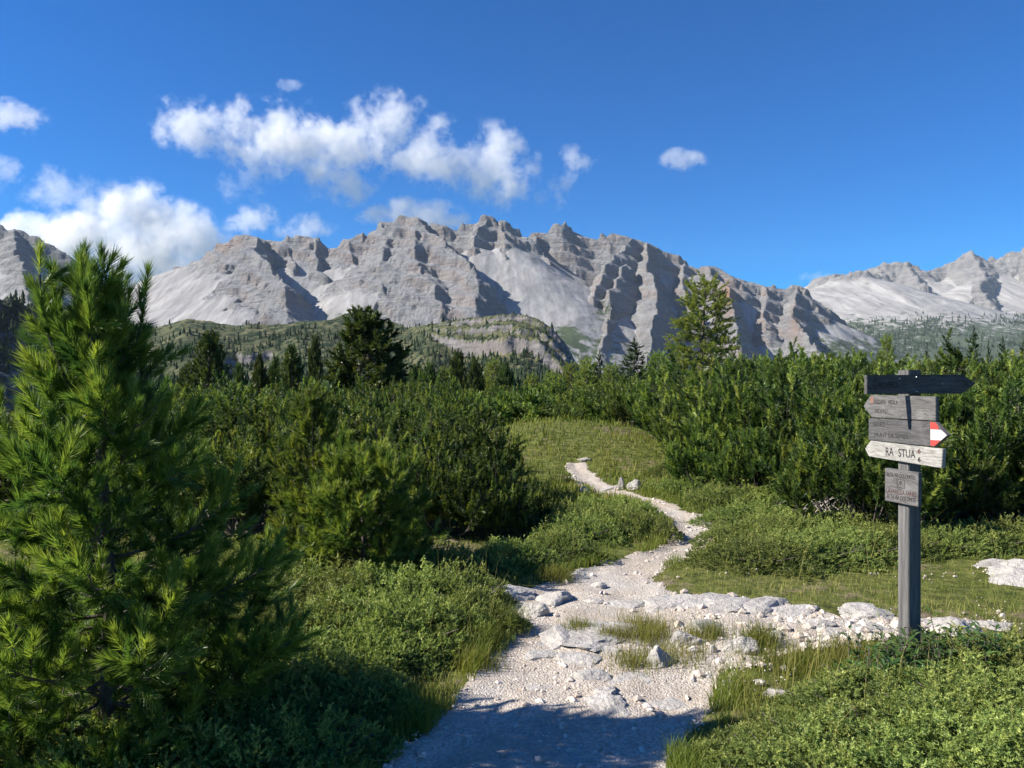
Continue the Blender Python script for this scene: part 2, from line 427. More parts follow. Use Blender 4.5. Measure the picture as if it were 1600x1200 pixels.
def mat_ground():
    t = NT('turf_and_soil'); p = t.pos()
    n1 = t.noise(0.9, 6, 0.6, p); n2 = t.noise(9.0, 6, 0.65, p); n3 = t.noise(60, 4, 0.6, p)
    g = t.ramp(n2, [(0.30, (0.035, 0.042, 0.014)), (0.5, (0.095, 0.110, 0.028)), (0.7, (0.18, 0.175, 0.055))])
    s = t.ramp(n3, [(0.3, (0.10, 0.072, 0.045)), (0.6, (0.22, 0.175, 0.125)), (0.75, (0.42, 0.38, 0.33))])
    c = t.mix(t.maprange(t.math('ADD', n1, t.math('MULTIPLY', t.math('SUBTRACT', n2, 0.5), 0.5)), 0.56, 0.66), g, s)
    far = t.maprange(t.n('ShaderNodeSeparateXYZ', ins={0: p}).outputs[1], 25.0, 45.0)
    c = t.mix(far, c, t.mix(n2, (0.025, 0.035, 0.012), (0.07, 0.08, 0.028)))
    nb = t.bump(t.math('ADD', n2, t.math('MULTIPLY', n3, 0.35)), 0.05, 0.8)
    return t.finish(c, 0.95, 0.1, nb)
def mat_path():
    t = NT('limestone_gravel_path'); p = t.pos()
    v = t.n('ShaderNodeTexVoronoi', ins={'Vector': p, 'Scale': 75.0}); v2 = t.n('ShaderNodeTexVoronoi', ins={'Vector': p, 'Scale': 190.0})
    n1 = t.noise(2.2, 5, 0.6, p); n2 = t.noise(30, 5, 0.65, p)
    c = t.ramp(v.outputs['Color'], [(0.15, (0.33, 0.29, 0.245)), (0.5, (0.44, 0.39, 0.335)), (0.85, (0.57, 0.53, 0.475))])
    c = t.mix(t.math('MULTIPLY', t.maprange(n1, 0.36, 0.60), 0.75), c, (0.35, 0.295, 0.24))
    c = t.mix(t.math('MULTIPLY', t.maprange(t.noise(0.9, 4, 0.6, p), 0.5, 0.62), 0.45), c, (0.42, 0.40, 0.385))
    c = t.mix(t.math('MULTIPLY', t.maprange(n2, 0.5, 0.7), 0.5), c, (0.62, 0.56, 0.50))
    h = t.math('ADD', t.math('MULTIPLY', v.outputs['Distance'], -0.6), t.math('ADD', t.math('MULTIPLY', v2.outputs['Distance'], -0.3), t.math('MULTIPLY', n2, 0.6)))
    return t.finish(c, 0.92, 0.15, t.bump(h, 0.014, 0.9))
m_ground, m_path = mat_ground(), mat_path()

az = np.concatenate([np.linspace(-180, -44, 40)[:-1], np.linspace(-44, 44, 260), np.linspace(44, 180, 40)[1:]]) * pi / 180
rr = np.concatenate([[0.0, 0.5, 1.0, 1.5], np.geomspace(2.0, 45, 210), np.geomspace(46, 14000, 80)])
AZ, R = np.meshgrid(az, rr, indexing='ij')
GX, GY = R * np.sin(AZ), R * np.cos(AZ)
GZ = ground_z(GX, GY)
link('ground', np_mesh('ground', np.stack([GX, GY, GZ], -1).reshape(-1, 3), grid_faces(len(az), len(rr)), m_ground, smooth_shade=True), kind='structure')

# the path: a sheet that dips under the turf along a ragged edge
s_t = np.linspace(0, 1, 460); cols = np.linspace(-0.28, 1.28, 60)
yy = np.interp(s_t, np.linspace(0, 1, len(PATH)), PATH[:, 2])
ll, rl = np.interp(yy, PATH[:, 2], PATH[:, 0]), np.interp(yy, PATH[:, 2], PATH[:, 1])
U, _ = np.meshgrid(cols, s_t); YY = np.repeat(yy[:, None], 60, 1)
XX = ll[:, None] + (rl - ll)[:, None] * U
edge = np.maximum(-U, U - 1) * (rl - ll)[:, None]
ZZ = ground_z(XX, YY) + 0.012 - 0.035 * smooth(-0.03, 0.16, edge + 0.10 * fbm(XX * 4, YY * 4, 4, 55)) + 0.010 * fbm(XX * 5, YY * 5, 4, 56)
link('path', np_mesh('path', np.stack([XX, YY, ZZ], -1).reshape(-1, 3), grid_faces(len(s_t), 60), m_path, smooth_shade=True), kind='structure')
# trodden stony ground running off to the right, past the signpost
def ground_at(px, py):
    d = EYE * F / (py - HOR)
    for _ in range(6):
        z = float(ground_z((px - CX) / F * d, d)); d = (EYE - z) * F / (py - HOR)
    return np.array([(px - CX) / F * d, d, float(ground_z((px - CX) / F * d, d))])
SPUR = [((1040, 930), (1080, 1060)), ((1100, 935), (1150, 1050)), ((1180, 942), (1210, 1025)), ((1250, 952), (1270, 1015)), ((1310, 965), (1330, 1005)), ((1370, 975), (1385, 997)), ((1440, 972), (1445, 990)), ((1520, 975), (1520, 988))]
sa = np.array([ground_at(*a) for a, b in SPUR]); sb = np.array([ground_at(*b) for a, b in SPUR])
tt = np.linspace(0, 1, 160)
A = np.stack([np.interp(tt, np.linspace(0, 1, len(SPUR)), sa[:, k]) for k in range(3)], -1)
B = np.stack([np.interp(tt, np.linspace(0, 1, len(SPUR)), sb[:, k]) for k in range(3)], -1)
uu = np.linspace(-0.25, 1.25, 50)
XX = A[:, None, 0] + (B - A)[:, None, 0] * uu; YY = A[:, None, 1] + (B - A)[:, None, 1] * uu
edge = np.maximum(-uu, uu - 1)[None, :] * np.hypot(*(B - A)[:, :2].T)[:, None]
ZZ = ground_z(XX, YY) + 0.014 - 0.05 * smooth(-0.04, 0.14, edge + 0.16 * fbm(XX * 3, YY * 3, 4, 65)) + 0.012 * fbm(XX * 5, YY * 5, 4, 66)
link('path', np_mesh('side_path', np.stack([XX, YY, ZZ], -1).reshape(-1, 3), grid_faces(len(tt), 50), m_path, smooth_shade=True), kind='structure')
# ------------------------------------------------------------------ foliage builders
def rot_from_z(d, roll):
    """rotation matrices (n,3,3) that take +z to the unit vectors d, rolled by roll"""
    d = d / np.maximum(np.linalg.norm(d, axis=1, keepdims=True), 1e-9)
    up = np.where(np.abs(d[:, 2:3]) > 0.98, np.array([[1.0, 0, 0]]), np.array([[0, 0, 1.0]]))
    a = np.cross(up, d); a /= np.linalg.norm(a, axis=1, keepdims=True); b = np.cross(d, a)
    c, s = np.cos(roll)[:, None], np.sin(roll)[:, None]
    return np.stack([a * c + b * s, -a * s + b * c, d], -1)

def shoot_template(n, L, nl, width, th0, th1, rng, droop=0.0, pw=0.9):
    """needles round a shoot along +z: n triangles; returns verts (3n,3)"""
    t = np.sort(rng.random(n)) ** pw
    ph = rng.random(n) * 2 * pi
    th = (th0 + (th1 - th0) * t + rng.normal(0, 0.13, n))
    ln = nl * (0.75 + 0.4 * rng.random(n))
    base = np.stack([0 * t, 0 * t, t * L], -1)
    dr = np.stack([np.sin(th) * np.cos(ph), np.sin(th) * np.sin(ph), np.cos(th)], -1)
    tg = np.cross(dr, rng.normal(0, 1, (n, 3))); tg /= np.linalg.norm(tg, axis=1, keepdims=True)
    tip = base + dr * ln[:, None]; tip[:, 2] -= droop * ln
    w = width * (0.8 + 0.4 * rng.random(n))[:, None]
    return np.stack([base - tg * w / 2, base + tg * w / 2, tip], 1).reshape(-1, 3)

def shoots_to_mesh(pos, dr, scale, tint, templates, rng):
    """place shoot templates; returns V, T, per-vertex tint"""
    n = len(pos); which = rng.integers(0, len(templates), n); roll = rng.random(n) * 2 * pi
    M = rot_from_z(np.asarray(dr, float), roll) * np.asarray(scale)[:, None, None]
    Vs, Ts = [], []
    for k, tp in enumerate(templates):
        idx = np.nonzero(which == k)[0]
        if not len(idx): continue
        v = np.einsum('nij,mj->nmi', M[idx], tp) + np.asarray(pos)[idx][:, None, :]
        Vs.append(v.reshape(-1, 3)); Ts.append(np.repeat(np.asarray(tint)[idx], len(tp)))
    V = np.concatenate(Vs); tt = np.concatenate(Ts)
    # a little needle to needle variation
    tt = tt + np.repeat(rng.normal(0, 0.07, len(V) // 3), 3)
    return V, np.arange(len(V)).reshape(-1, 3), np.clip(tt, 0, 1)

def tubes(paths, sides=5):
    """list of (points (k,3), radii (k)) -> V, quads"""
    Vs, Qs, o = [], [], 0
    for pts, rad in paths:
        pts = np.asarray(pts, float); k = len(pts)
        tg = np.gradient(pts, axis=0); R = rot_from_z(tg, np.zeros(k))
        a = np.arange(sides) * 2 * pi / sides
        ring = np.stack([np.cos(a), np.sin(a), 0 * a], -1)
        v = np.einsum('kij,sj->ksi', R, ring) * np.asarray(rad)[:, None, None] + pts[:, None, :]
        i = np.arange(k - 1)[:, None] * sides; j = np.arange(sides)[None, :]; j2 = (j + 1) % sides
        q = np.stack([i + j, i + j2, i + sides + j2, i + sides + j], -1).reshape(-1, 4) + o
        Vs.append(v.reshape(-1, 3)); Qs.append(q); o += k * sides
    return np.concatenate(Vs), np.concatenate(Qs)

def mat_needles(name, dark, mid, light, trans=0.35, rough=0.45, spec=0.4):
    t = NT(name)
    a = t.attr('tint').outputs['Fac']
    oi = t.n('ShaderNodeObjectInfo').outputs['Random']
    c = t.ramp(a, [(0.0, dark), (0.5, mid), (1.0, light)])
    hsv = t.n('ShaderNodeHueSaturation'); t.set(hsv, 'Color', c)
    t.set(hsv, 'Hue', t.maprange(oi, 0, 1, 0.488, 0.516)); t.set(hsv, 'Value', t.maprange(oi, 0, 1, 0.78, 1.28))
    c = hsv.outputs[0]
    t.finish(c, rough, spec)
    tr = t.n('ShaderNodeBsdfTranslucent'); t.set(tr, 0, t.mix(0.5, c, t.mix(1.0, c, (1.6, 1.5, 0.5), 'MULTIPLY')))
    mx = t.n('ShaderNodeMixShader'); t.set(mx, 0, trans)
    t.t.links.new(t.b.outputs[0], mx.inputs[1]); t.t.links.new(tr.outputs[0], mx.inputs[2]); t.t.links.new(mx.outputs[0], t.out.inputs[0])
    return t.m
def mat_bark(name, a, b, scale=30):
    t = NT(name); p = t.objco()
    n = t.noise(scale, 5, 0.6, t.scalevec(p, (1, 1, 0.35)))
    return t.finish(t.mix(t.maprange(n, 0.35, 0.65), a, b), 0.9, 0.15, t.bump(n, 0.01, 0.8))
m_cembra = mat_needles('stone_pine_needles', (0.028, 0.068, 0.020), (0.092, 0.160, 0.030), (0.285, 0.335, 0.055), 0.40, 0.42, 0.4)
m_mugo = mat_needles('dwarf_pine_needles', (0.022, 0.050, 0.013), (0.092, 0.148, 0.028), (0.320, 0.365, 0.065), 0.36)
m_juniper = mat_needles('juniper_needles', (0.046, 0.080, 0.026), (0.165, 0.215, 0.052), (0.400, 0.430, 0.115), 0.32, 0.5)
m_stone = mat_needles('dark_stone_pine_needles', (0.018, 0.038, 0.012), (0.055, 0.092, 0.022), (0.150, 0.185, 0.042), 0.3)
m_larch = mat_needles('larch_needles', (0.100, 0.150, 0.030), (0.190, 0.255, 0.050), (0.280, 0.330, 0.075), 0.40)
m_spruce = mat_needles('spruce_needles', (0.012, 0.030, 0.010), (0.030, 0.058, 0.018), (0.065, 0.098, 0.028), 0.25)
m_grass = mat_needles('grass_blades', (0.085, 0.130, 0.020), (0.175, 0.200, 0.036), (0.330, 0.290, 0.100), 0.4, 0.6, 0.2)
m_bark = mat_bark('grey_bark', (0.055, 0.045, 0.038), (0.15, 0.13, 0.115))
m_dead = mat_bark('bleached_dead_wood', (0.24, 0.215, 0.195), (0.42, 0.39, 0.36))
m_leaf = mat_needles('broad_leaves', (0.035, 0.075, 0.020), (0.065, 0.125, 0.032), (0.13, 0.19, 0.05), 0.35, 0.4)

def curve_branch(base, out, length, e0, e1, n=7, wig=0.03, rng=RNG):
    """branch that starts at elevation e0 and ends at e1; out is a unit horizontal vector"""
    t = np.linspace(0, 1, n); el = e0 + (e1 - e0) * t ** 1.3
    seg = length / (n - 1); side = np.array([-out[1], out[0], 0])
    p = [np.array(base, float)]
    for k in range(1, n):
        w = rng.normal(0, wig)
        p.append(p[-1] + seg * (out * cos(el[k]) + np.array([0, 0, 1]) * sin(el[k]) + side * w * 3))
    return np.array(p)

def build_pine(H, radius, nbr, rng, templates, spacing=0.075, twig=0.16, h0=0.05, e_low=0.1, e_high=1.1, trunk_r=0.03, lean=(0, 0), leaders=1, tint_mu=0.45, shoot_scale=1.0, twig_gap=0.075, tip_up=0.9, fol_start=0.38, low_bias=1.0):
    """whorled pine; radius(h in 0..1) in metres. Returns foliage (V,T,tint) and a list of wood tubes (trunk first)"""
    wood, pos, dr, sc, tn = [], [], [], [], []
    tz = np.linspace(0, 1, 14)
    def axis(h): return np.array([lean[0] * h * h + 0.012 * sin(5 * h) * H, lean[1] * h * h + 0.01 * sin(4 * h + 1) * H, h * H])
    wood.append((np.array([axis(h) for h in tz]), trunk_r * (1 - tz) ** 0.8 + 0.006 * H / 2.4))
    def add_shoots(path, start, sp):
        seg = np.linalg.norm(np.diff(path, axis=0), axis=1); L = seg.sum(); cum = np.concatenate([[0], np.cumsum(seg)])
        m = max(1, int(L * (1 - start) / sp))
        for q in np.linspace(start, 1, m + 1):
            s = q * L; i = min(np.searchsorted(cum, s, 'right') - 1, len(seg) - 1)
            p = path[i] + (path[i + 1] - path[i]) * ((s - cum[i]) / seg[i])
            tg = (path[i + 1] - path[i]) / seg[i]
            if q < 0.999:
                d = tg + rng.normal(0, 0.38, 3) + np.array([0, 0, 0.15])
            else: d = tg + rng.normal(0, 0.12, 3)
            pos.append(p); dr.append(d / np.linalg.norm(d)); sc.append(shoot_scale * rng.uniform(0.8, 1.2)); tn.append(np.clip(rng.normal(tint_mu + (0.22 if q > 0.97 else 0), 0.17), 0, 1))
    az = rng.random() * 6.28
    for b in range(nbr):
        h = h0 + (0.97 - h0) * (b + rng.random() * 0.8) / nbr
        h = h0 + (0.97 - h0) * ((h - h0) / (0.97 - h0)) ** low_bias
        az += 2.4 + rng.normal(0, 0.3)
        out = np.array([cos(az), sin(az), 0])
        L = radius(h) * rng.uniform(0.62, 1.22)
        e0 = e_low + (e_high - e_low) * h ** 1.5 + rng.normal(0, 0.1)
        br = curve_branch(axis(h), out, L / max(cos(e0 * 0.75), 0.45), e0 - 0.15, e0 + tip_up * 0.5, 7, 0.04, rng)
        wood.append((br, np.linspace(max(0.004, trunk_r * 0.32 * (1 - h * 0.6)), 0.0025 * H / 2.4 + 0.0005, 7)))
        add_shoots(br, fol_start, spacing)
        nt = int(L / twig_gap)
        for k in range(nt):
            q = 0.28 + 0.66 * (k + rng.random()) / max(nt, 1); i = min(int(q * 6), 5)
            p = br[i] + (br[i + 1] - br[i]) * (q * 6 - i)
            a2 = az + (1 if k % 2 else -1) * rng.uniform(0.3, 1.3)
            o2 = np.array([cos(a2), sin(a2), 0])
            tw = curve_branch(p, o2, twig * rng.uniform(0.6, 1.2) * (1.15 - 0.6 * q) * (0.5 + min(1, L / 0.5) * 0.5), e0 + 0.1 + rng.normal(0, 0.38), e0 + tip_up + rng.normal(0, 0.38), 4, 0.03, rng)
            wood.append((tw, np.linspace(0.0035 * H / 2.4, 0.002 * H / 2.4, 4)))
            add_shoots(tw, 0.3, spacing)
    for k in range(leaders):
        a = k * 2.4 + rng.random(); o = np.array([cos(a), sin(a), 0])
        h1 = 0.86 if k == 0 else rng.uniform(0.72, 0.84)
        ld = curve_branch(axis(h1) + o * (0 if k == 0 else 0.02 * H), o, (1.02 - h1) * H * (1.0 if k == 0 else rng.uniform(0.75, 1.0)), 1.5 if k == 0 else 1.0, 1.5, 6, 0.01, rng)
        wood.append((ld, np.linspace(0.0045 * H, 0.002 * H, 6)))
        add_shoots(ld, 0.15, spacing * 0.7)
    F_ = shoots_to_mesh(np.array(pos), np.array(dr), np.array(sc), np.array(tn), templates, rng)
    return F_, wood

def plant(name, fol, wood, m_fol, m_wood, label, cat, group=None, loc=(0, 0, 0), crown='crown', trunk='trunk', first_is_trunk=True):
    root = link(name, None, None, loc, label, cat, group)
    link(crown, np_mesh(crown, fol[0], fol[1], m_fol, {'tint': fol[2]}), root)
    if wood:
        V, Q = tubes(wood[:1] if first_is_trunk else wood)
        link(trunk, np_mesh(trunk, V, Q, m_wood, smooth_shade=True), root)
        if first_is_trunk and len(wood) > 1:
            V, Q = tubes(wood[1:], 4)
            link('branches', np_mesh('branches', V, Q, m_wood, smooth_shade=True), root)
    return root
def put(src, x, y, s=1.0, rz=0.0, label=None, group=None, sz=None, first=False, dz=0.0):
    o = src if first else copy_tree(src)
    o.location = (x, y, float(ground_z(x, y)) + dz); o.rotation_euler = (0, 0, rz)
    o.scale = (s, s, s if sz is None else sz)
    if label: o['label'] = label
    if group: o['group'] = group
    return o
USED = set()
def place(src, *a, **k):
    """the first placing moves the plant itself, later ones copy it"""
    k['first'] = src.name not in USED; USED.add(src.name)
    return put(src, *a, **k)
# ------------------------------------------------------------------ signpost
def mat_wood(name, a, b, grain=22.0, rough=0.85):
    t = NT(name); p = t.objco()
    w = t.n('ShaderNodeTexNoise'); t.set(w, 'Vector', t.scalevec(p, (2.2, 9.0, 9.0))); t.set(w, 'Scale', 2.0); t.set(w, 'Detail', 3.0)
    q = t.n('ShaderNodeVectorMath', operation='MULTIPLY_ADD', ins={0: w.outputs['Color'], 1: (0.02, 0.10, 0.10), 2: p}).outputs[0]
    g = t.noise(grain, 5, 0.6, t.scalevec(q, (0.16, 2.2, 5.0)))
    f = t.noise(170, 3, 0.6, t.scalevec(p, (0.10, 1, 1)))
    bl = t.noise(9, 5, 0.6, p)
    c = t.mix(t.maprange(g, 0.36, 0.62), a, b)
    c = t.mix(t.math('MULTIPLY', t.maprange(f, 0.45, 0.7), 0.45), c, tuple(0.55 * x for x in a))
    c = t.mix(t.math('MULTIPLY', t.maprange(bl, 0.52, 0.68), 0.4), c, tuple(min(1, 1.35 * x) for x in b))
    return t.finish(c, rough, 0.2, t.bump(t.math('ADD', g, t.math('MULTIPLY', f, 0.4)), 0.003, 0.9))
m_wood_grey = mat_wood('weathered_grey_wood', (0.075, 0.073, 0.073), (0.155, 0.15, 0.148))
m_wood_dark = mat_wood('dark_grey_wood', (0.055, 0.054, 0.056), (0.105, 0.102, 0.102))
m_wood_pale = mat_wood('bleached_wood', (0.19, 0.183, 0.168), (0.38, 0.37, 0.345))
m_wood_post = mat_wood('grey_post_wood', (0.17, 0.165, 0.165), (0.30, 0.29, 0.285))
def flat(name, c, rough=0.6, metal=0.0, wear=0.25):
    t = NT(name); n = t.noise(60, 4, 0.6, t.objco())
    t.finish(t.mix(t.math('MULTIPLY', t.maprange(n, 0.45, 0.7), wear), c, tuple(0.6 * x for x in c)), rough, 0.4); t.set(t.b, 'Metallic', metal)
    return t.m
m_ink = flat('carved_dark_lettering', (0.014, 0.012, 0.012)); m_ink_red = flat('faded_red_lettering', (0.075, 0.032, 0.026)); m_red = flat('red_trail_paint', (0.42, 0.05, 0.042)); m_white = flat('white_trail_paint', (0.50, 0.49, 0.48)); m_steel = flat('galvanised_screw', (0.55, 0.56, 0.57), 0.3, 0.9)
m_inkg = flat('worn_grey_lettering', (0.030, 0.028, 0.028)); m_orange = flat('faded_orange_paint', (0.24, 0.11, 0.075))

post_c = P(1421, 1000, 4.58)
TA = radians(77)
bdir = np.array([cos(TA), -sin(TA), 0.0])            # along the boards on the lit face, towards their right ends
bnrm = np.array([-sin(TA), -cos(TA), 0.0])           # out of that face
pz = float(ground_z(post_c[0], post_c[1]))
sign = link('signpost', None, None, (post_c[0], post_c[1], pz), 'weathered wooden trail signpost with five boards standing in the grass', 'signpost')
PW = 0.088
def board_mesh(name, poly, th, mat, bev=0.002):
    """poly: outline in the board's plane (u along, v up); the front face looks to -w"""
    import bmesh
    bm = bmesh.new()
    f = [bm.verts.new((u, 0, v)) for u, v in poly]
    face = bm.faces.new(f)
    ex = bmesh.ops.extrude_face_region(bm, geom=[face])
    for v in ex['geom']:
        if isinstance(v, bmesh.types.BMVert): v.co.y += th
    bmesh.ops.recalc_face_normals(bm, faces=bm.faces)
    bmesh.ops.bevel(bm, geom=list(bm.edges), offset=bev, segments=2, affect='EDGES')
    me = bpy.data.meshes.new(name); bm.to_mesh(me); bm.free(); me.materials.append(mat)
    return me
def frame(o, origin, u_dir, n_dir):
    """object axes: x along the board, -y out of its face, z up; origin is in the signpost's frame"""
    o.matrix_local = Matrix(((u_dir[0], -n_dir[0], 0, origin[0]), (u_dir[1], -n_dir[1], 0, origin[1]), (u_dir[2], -n_dir[2], 1, origin[2]), (0, 0, 0, 1)))
def hit(px, py, p0, n):
    r = np.array([(px - CX) / F, 1.0, (HOR - py) / F]); o = np.array([0, 0, EYE])
    return o + r * (np.dot(p0 - o, n) / np.dot(r, n))
_fonts = {}
def lettering(parent, text, u, v, size, mat, rot=0.0, w=1.0, name='lettering', bold=0.0):
    cu = bpy.data.curves.new('t', 'FONT'); cu.body = text; cu.size = size; cu.extrude = 0.0006; cu.resolution_u = 3; cu.offset = bold
    tmp = bpy.data.objects.new('t', cu); COL.objects.link(tmp)
    dg = bpy.context.evaluated_depsgraph_get()
    me = bpy.data.meshes.new_from_object(tmp.evaluated_get(dg)); bpy.data.objects.remove(tmp); bpy.data.curves.remove(cu)
    me.name = name; me.materials.clear(); me.materials.append(mat)
    o = link(name, me, parent)
    M = Matrix.Translation((u, -0.0007, v)) @ Matrix.Rotation(radians(90), 4, 'X') @ Matrix.Rotation(rot, 4, 'Z') @ Matrix.Diagonal((w, 1, 1, 1))
    o.matrix_local = M
    return o, M
def patch(parent, poly, mat, name, off=0.0008):
    V = np.array([(u, -off, v) for u, v in poly] + [(u, -off + 0.0006, v) for u, v in poly]); n = len(poly)
    me = bpy.data.meshes.new(name); me.from_pydata([tuple(x) for x in V], [], [tuple(range(n))] + [(i, (i + 1) % n, n + (i + 1) % n, n + i) for i in range(n)]); me.materials.append(mat)
    return link(name, me, parent)
def screw(parent, u, v, r=0.0045):
    a = np.arange(10) * 2 * pi / 10
    V = [(u + r * cos(x), 0.0, v + r * sin(x)) for x in a] + [(u + 0.7 * r * cos(x), -0.003, v + 0.7 * r * sin(x)) for x in a] + [(u, -0.0034, v)]
    Fc = [(i, (i + 1) % 10, 10 + (i + 1) % 10, 10 + i) for i in range(10)] + [(10 + i, 10 + (i + 1) % 10, 20) for i in range(10)]
    me = bpy.data.meshes.new('screw'); me.from_pydata(V, [], Fc); me.materials.append(m_steel)
    return link('screw', me, parent)
# post
top_z = EYE + (HOR - 578) / F * 4.55
pm = board_mesh('post', [(-PW / 2, -0.35), (PW / 2, -0.35), (PW / 2, top_z - pz), (-PW / 2, top_z - pz)], PW, m_wood_post, 0.004)
for v in pm.vertices: v.co.y -= PW / 2
po = link('post', pm, sign); frame(po, (0, 0, 0), bdir, bnrm)
# make the wood grain run up the post: object coordinates are turned in its own material
tpost = NT('upright_post_wood'); 
def mat_post():
    t = tpost; p = t.objco()
    g = t.noise(20, 5, 0.6, t.scalevec(p, (2.0, 2.0, 0.10))); f = t.noise(150, 3, 0.6, t.scalevec(p, (1, 1, 0.06)))
    c = t.mix(t.maprange(g, 0.35, 0.65), (0.075, 0.074, 0.075), (0.165, 0.16, 0.157)); c = t.mix(t.math('MULTIPLY', t.maprange(f, 0.45, 0.7), 0.4), c, (0.035, 0.034, 0.034))
    return t.finish(c, 0.85, 0.2, t.bump(t.math('ADD', g, f), 0.003, 0.9))
pm.materials[0] = mat_post()
p0 = np.array([post_c[0], post_c[1], 0]) + bnrm * (PW / 2 + 0.026)      # front plane of the boards on the lit face
O_ = np.array([post_c[0], post_c[1], pz])
def lit_board(name, pix, th, mat, label):
    q = [hit(x, y, p0, bnrm) for x, y in pix]
    uv = [(float(np.dot(a - p0, bdir)), float(a[2] - pz)) for a in q]
    o = link(name, board_mesh(name, uv, th, mat), sign); o['label'] = label
    loc = p0 - O_; frame(o, (loc[0], loc[1], 0), bdir, bnrm)
    return o, uv
def uv_of(x, y):
    a = hit(x, y, p0, bnrm); return float(np.dot(a - p0, bdir)), float(a[2] - pz)
def text_at(b, text, x0, y0, x1, y1, hpx, mat, **k):
    """lettering whose baseline runs between two photograph points"""
    (u0, v0), (u1, v1) = uv_of(x0, y0), uv_of(x1, y1)
    h = abs(uv_of(x0, y0 - hpx)[1] - v0)
    o, M = lettering(b, text, u0, v0, h / 0.70, mat, math.atan2(v1 - v0, u1 - u0), **k)
    wd = max(v.co.x for v in o.data.vertices) - min(v.co.x for v in o.data.vertices)
    s = math.hypot(u1 - u0, v1 - v0) / max(wd, 1e-6)
    o.matrix_local = M @ Matrix.Diagonal((s, 1, 1, 1))
    return o
b2, _ = lit_board('arrow_board', [(1349, 634.5), (1360, 617), (1462, 619.5), (1462, 657.5), (1362, 652)], 0.024, m_wood_grey, 'grey arrow board pointing left with faint carved lettering')
text_at(b2, 'FODARA', 1366, 631, 1384, 631.5, 6.5, m_inkg); text_at(b2, 'VEDLA', 1387.5, 631.6, 1403, 632, 6.5, m_inkg); text_at(b2, 'PEDERÜ', 1367, 645, 1386, 646, 6, m_inkg)
patch(b2, [uv_of(*q) for q in ((1360.5, 620), (1364.5, 620), (1364, 630), (1360.5, 629.5))], m_orange, 'paint_mark')
screw(b2, *uv_of(1407, 624)); screw(b2, *uv_of(1407, 649.5))
b3, _ = lit_board('arrow_board', [(1357, 653.2), (1462, 659), (1481, 680), (1460, 698), (1357, 687.5)], 0.024, m_wood_dark, 'dark grey arrow board with red and white painted tip')
text_at(b3, 'SENES', 1365, 665, 1382, 666.3, 6.5, m_inkg); text_at(b3, 'MUNT DE SENES', 1366, 681.5, 1418, 686, 6.5, m_inkg)
screw(b3, *uv_of(1407, 659.5)); screw(b3, *uv_of(1407, 687))
patch(b3, [uv_of(*q) for q in ((1453.5, 659.5), (1461.5, 660), (1466, 665.4), (1467, 671.5), (1454, 670.5))], m_red, 'red_paint_band')
patch(b3, [uv_of(*q) for q in ((1454, 670.7), (1470.5, 671.7), (1479.5, 680.2), (1470.3, 688.2), (1454, 687.2))], m_white, 'white_paint_band')
patch(b3, [uv_of(*q) for q in ((1454, 687.5), (1470, 688.4), (1460, 696.9), (1454, 696.4))], m_red, 'red_paint_band')
b4, _ = lit_board('arrow_board', [(1351.5, 701), (1360, 688.5), (1473, 701.5), (1471, 731.5), (1357.5, 713)], 0.026, m_wood_pale, 'bleached tilted arrow board carved RA STUA')
text_at(b4, 'RA', 1383.5, 711, 1395.5, 712.3, 12.5, m_ink); text_at(b4, 'STUA', 1403.5, 713.2, 1430, 716.2, 12.5, m_ink)
text_at(b4, '6', 1434, 707.8, 1438.5, 708.3, 6.5, m_ink_red, bold=0.001); text_at(b4, '6', 1434, 720.8, 1438.5, 721.4, 6.5, m_ink, bold=0.001)
screw(b4, *uv_of(1407.5, 718.5), r=0.003)
b5, _ = lit_board('notice_board', [(1382.5, 731), (1435, 738.5), (1434.5, 792), (1382.5, 782)], 0.026, m_wood_grey, 'small square grey board with carved triangle emblem')
text_at(b5, 'ALTA VIA DOLOMITES', 1386, 743.5, 1430, 749.5, 6, m_inkg)
text_at(b5, 'LAVARELLA FANES', 1385, 769, 1431.5, 776.5, 6.5, m_ink_red); text_at(b5, 'ALTA VIA DOLOMITE', 1386, 777.5, 1431, 785.5, 6.5, m_inkg)
def stroke(b, pts, w, mat, name):
    uv = [np.array(uv_of(*q)) for q in pts]
    Vv, Fc = [], []
    for a, c in zip(uv[:-1], uv[1:]):
        d = (c - a) / np.linalg.norm(c - a); n = np.array([-d[1], d[0]]) * w / 2; e = d * w / 2; k = len(Vv)
        Vv += [(*(x),) for x in (a - e - n, c + e - n, c + e + n, a - e + n)]; Fc.append((k, k + 1, k + 2, k + 3))
    me = bpy.data.meshes.new(name); me.from_pydata([(x[0], -0.0009 - 0.00005 * i, x[1]) for i, x in enumerate(Vv)], [], Fc); me.materials.append(mat)
    return link(name, me, b)
stroke(b5, [(1401.5, 748.5), (1413.8, 750.3), (1413.5, 763), (1402, 761), (1401.5, 748.5)], 0.003, m_inkg, 'emblem')
stroke(b5, [(1403.5, 759.5), (1407.5, 751.5), (1411.8, 761)], 0.003, m_inkg, 'emblem'); stroke(b5, [(1407.5, 754), (1407.5, 761)], 0.003, m_inkg, 'emblem')
screw(b5, *uv_of(1407.5, 737.5)); screw(b5, *uv_of(1407.5, 782.5))
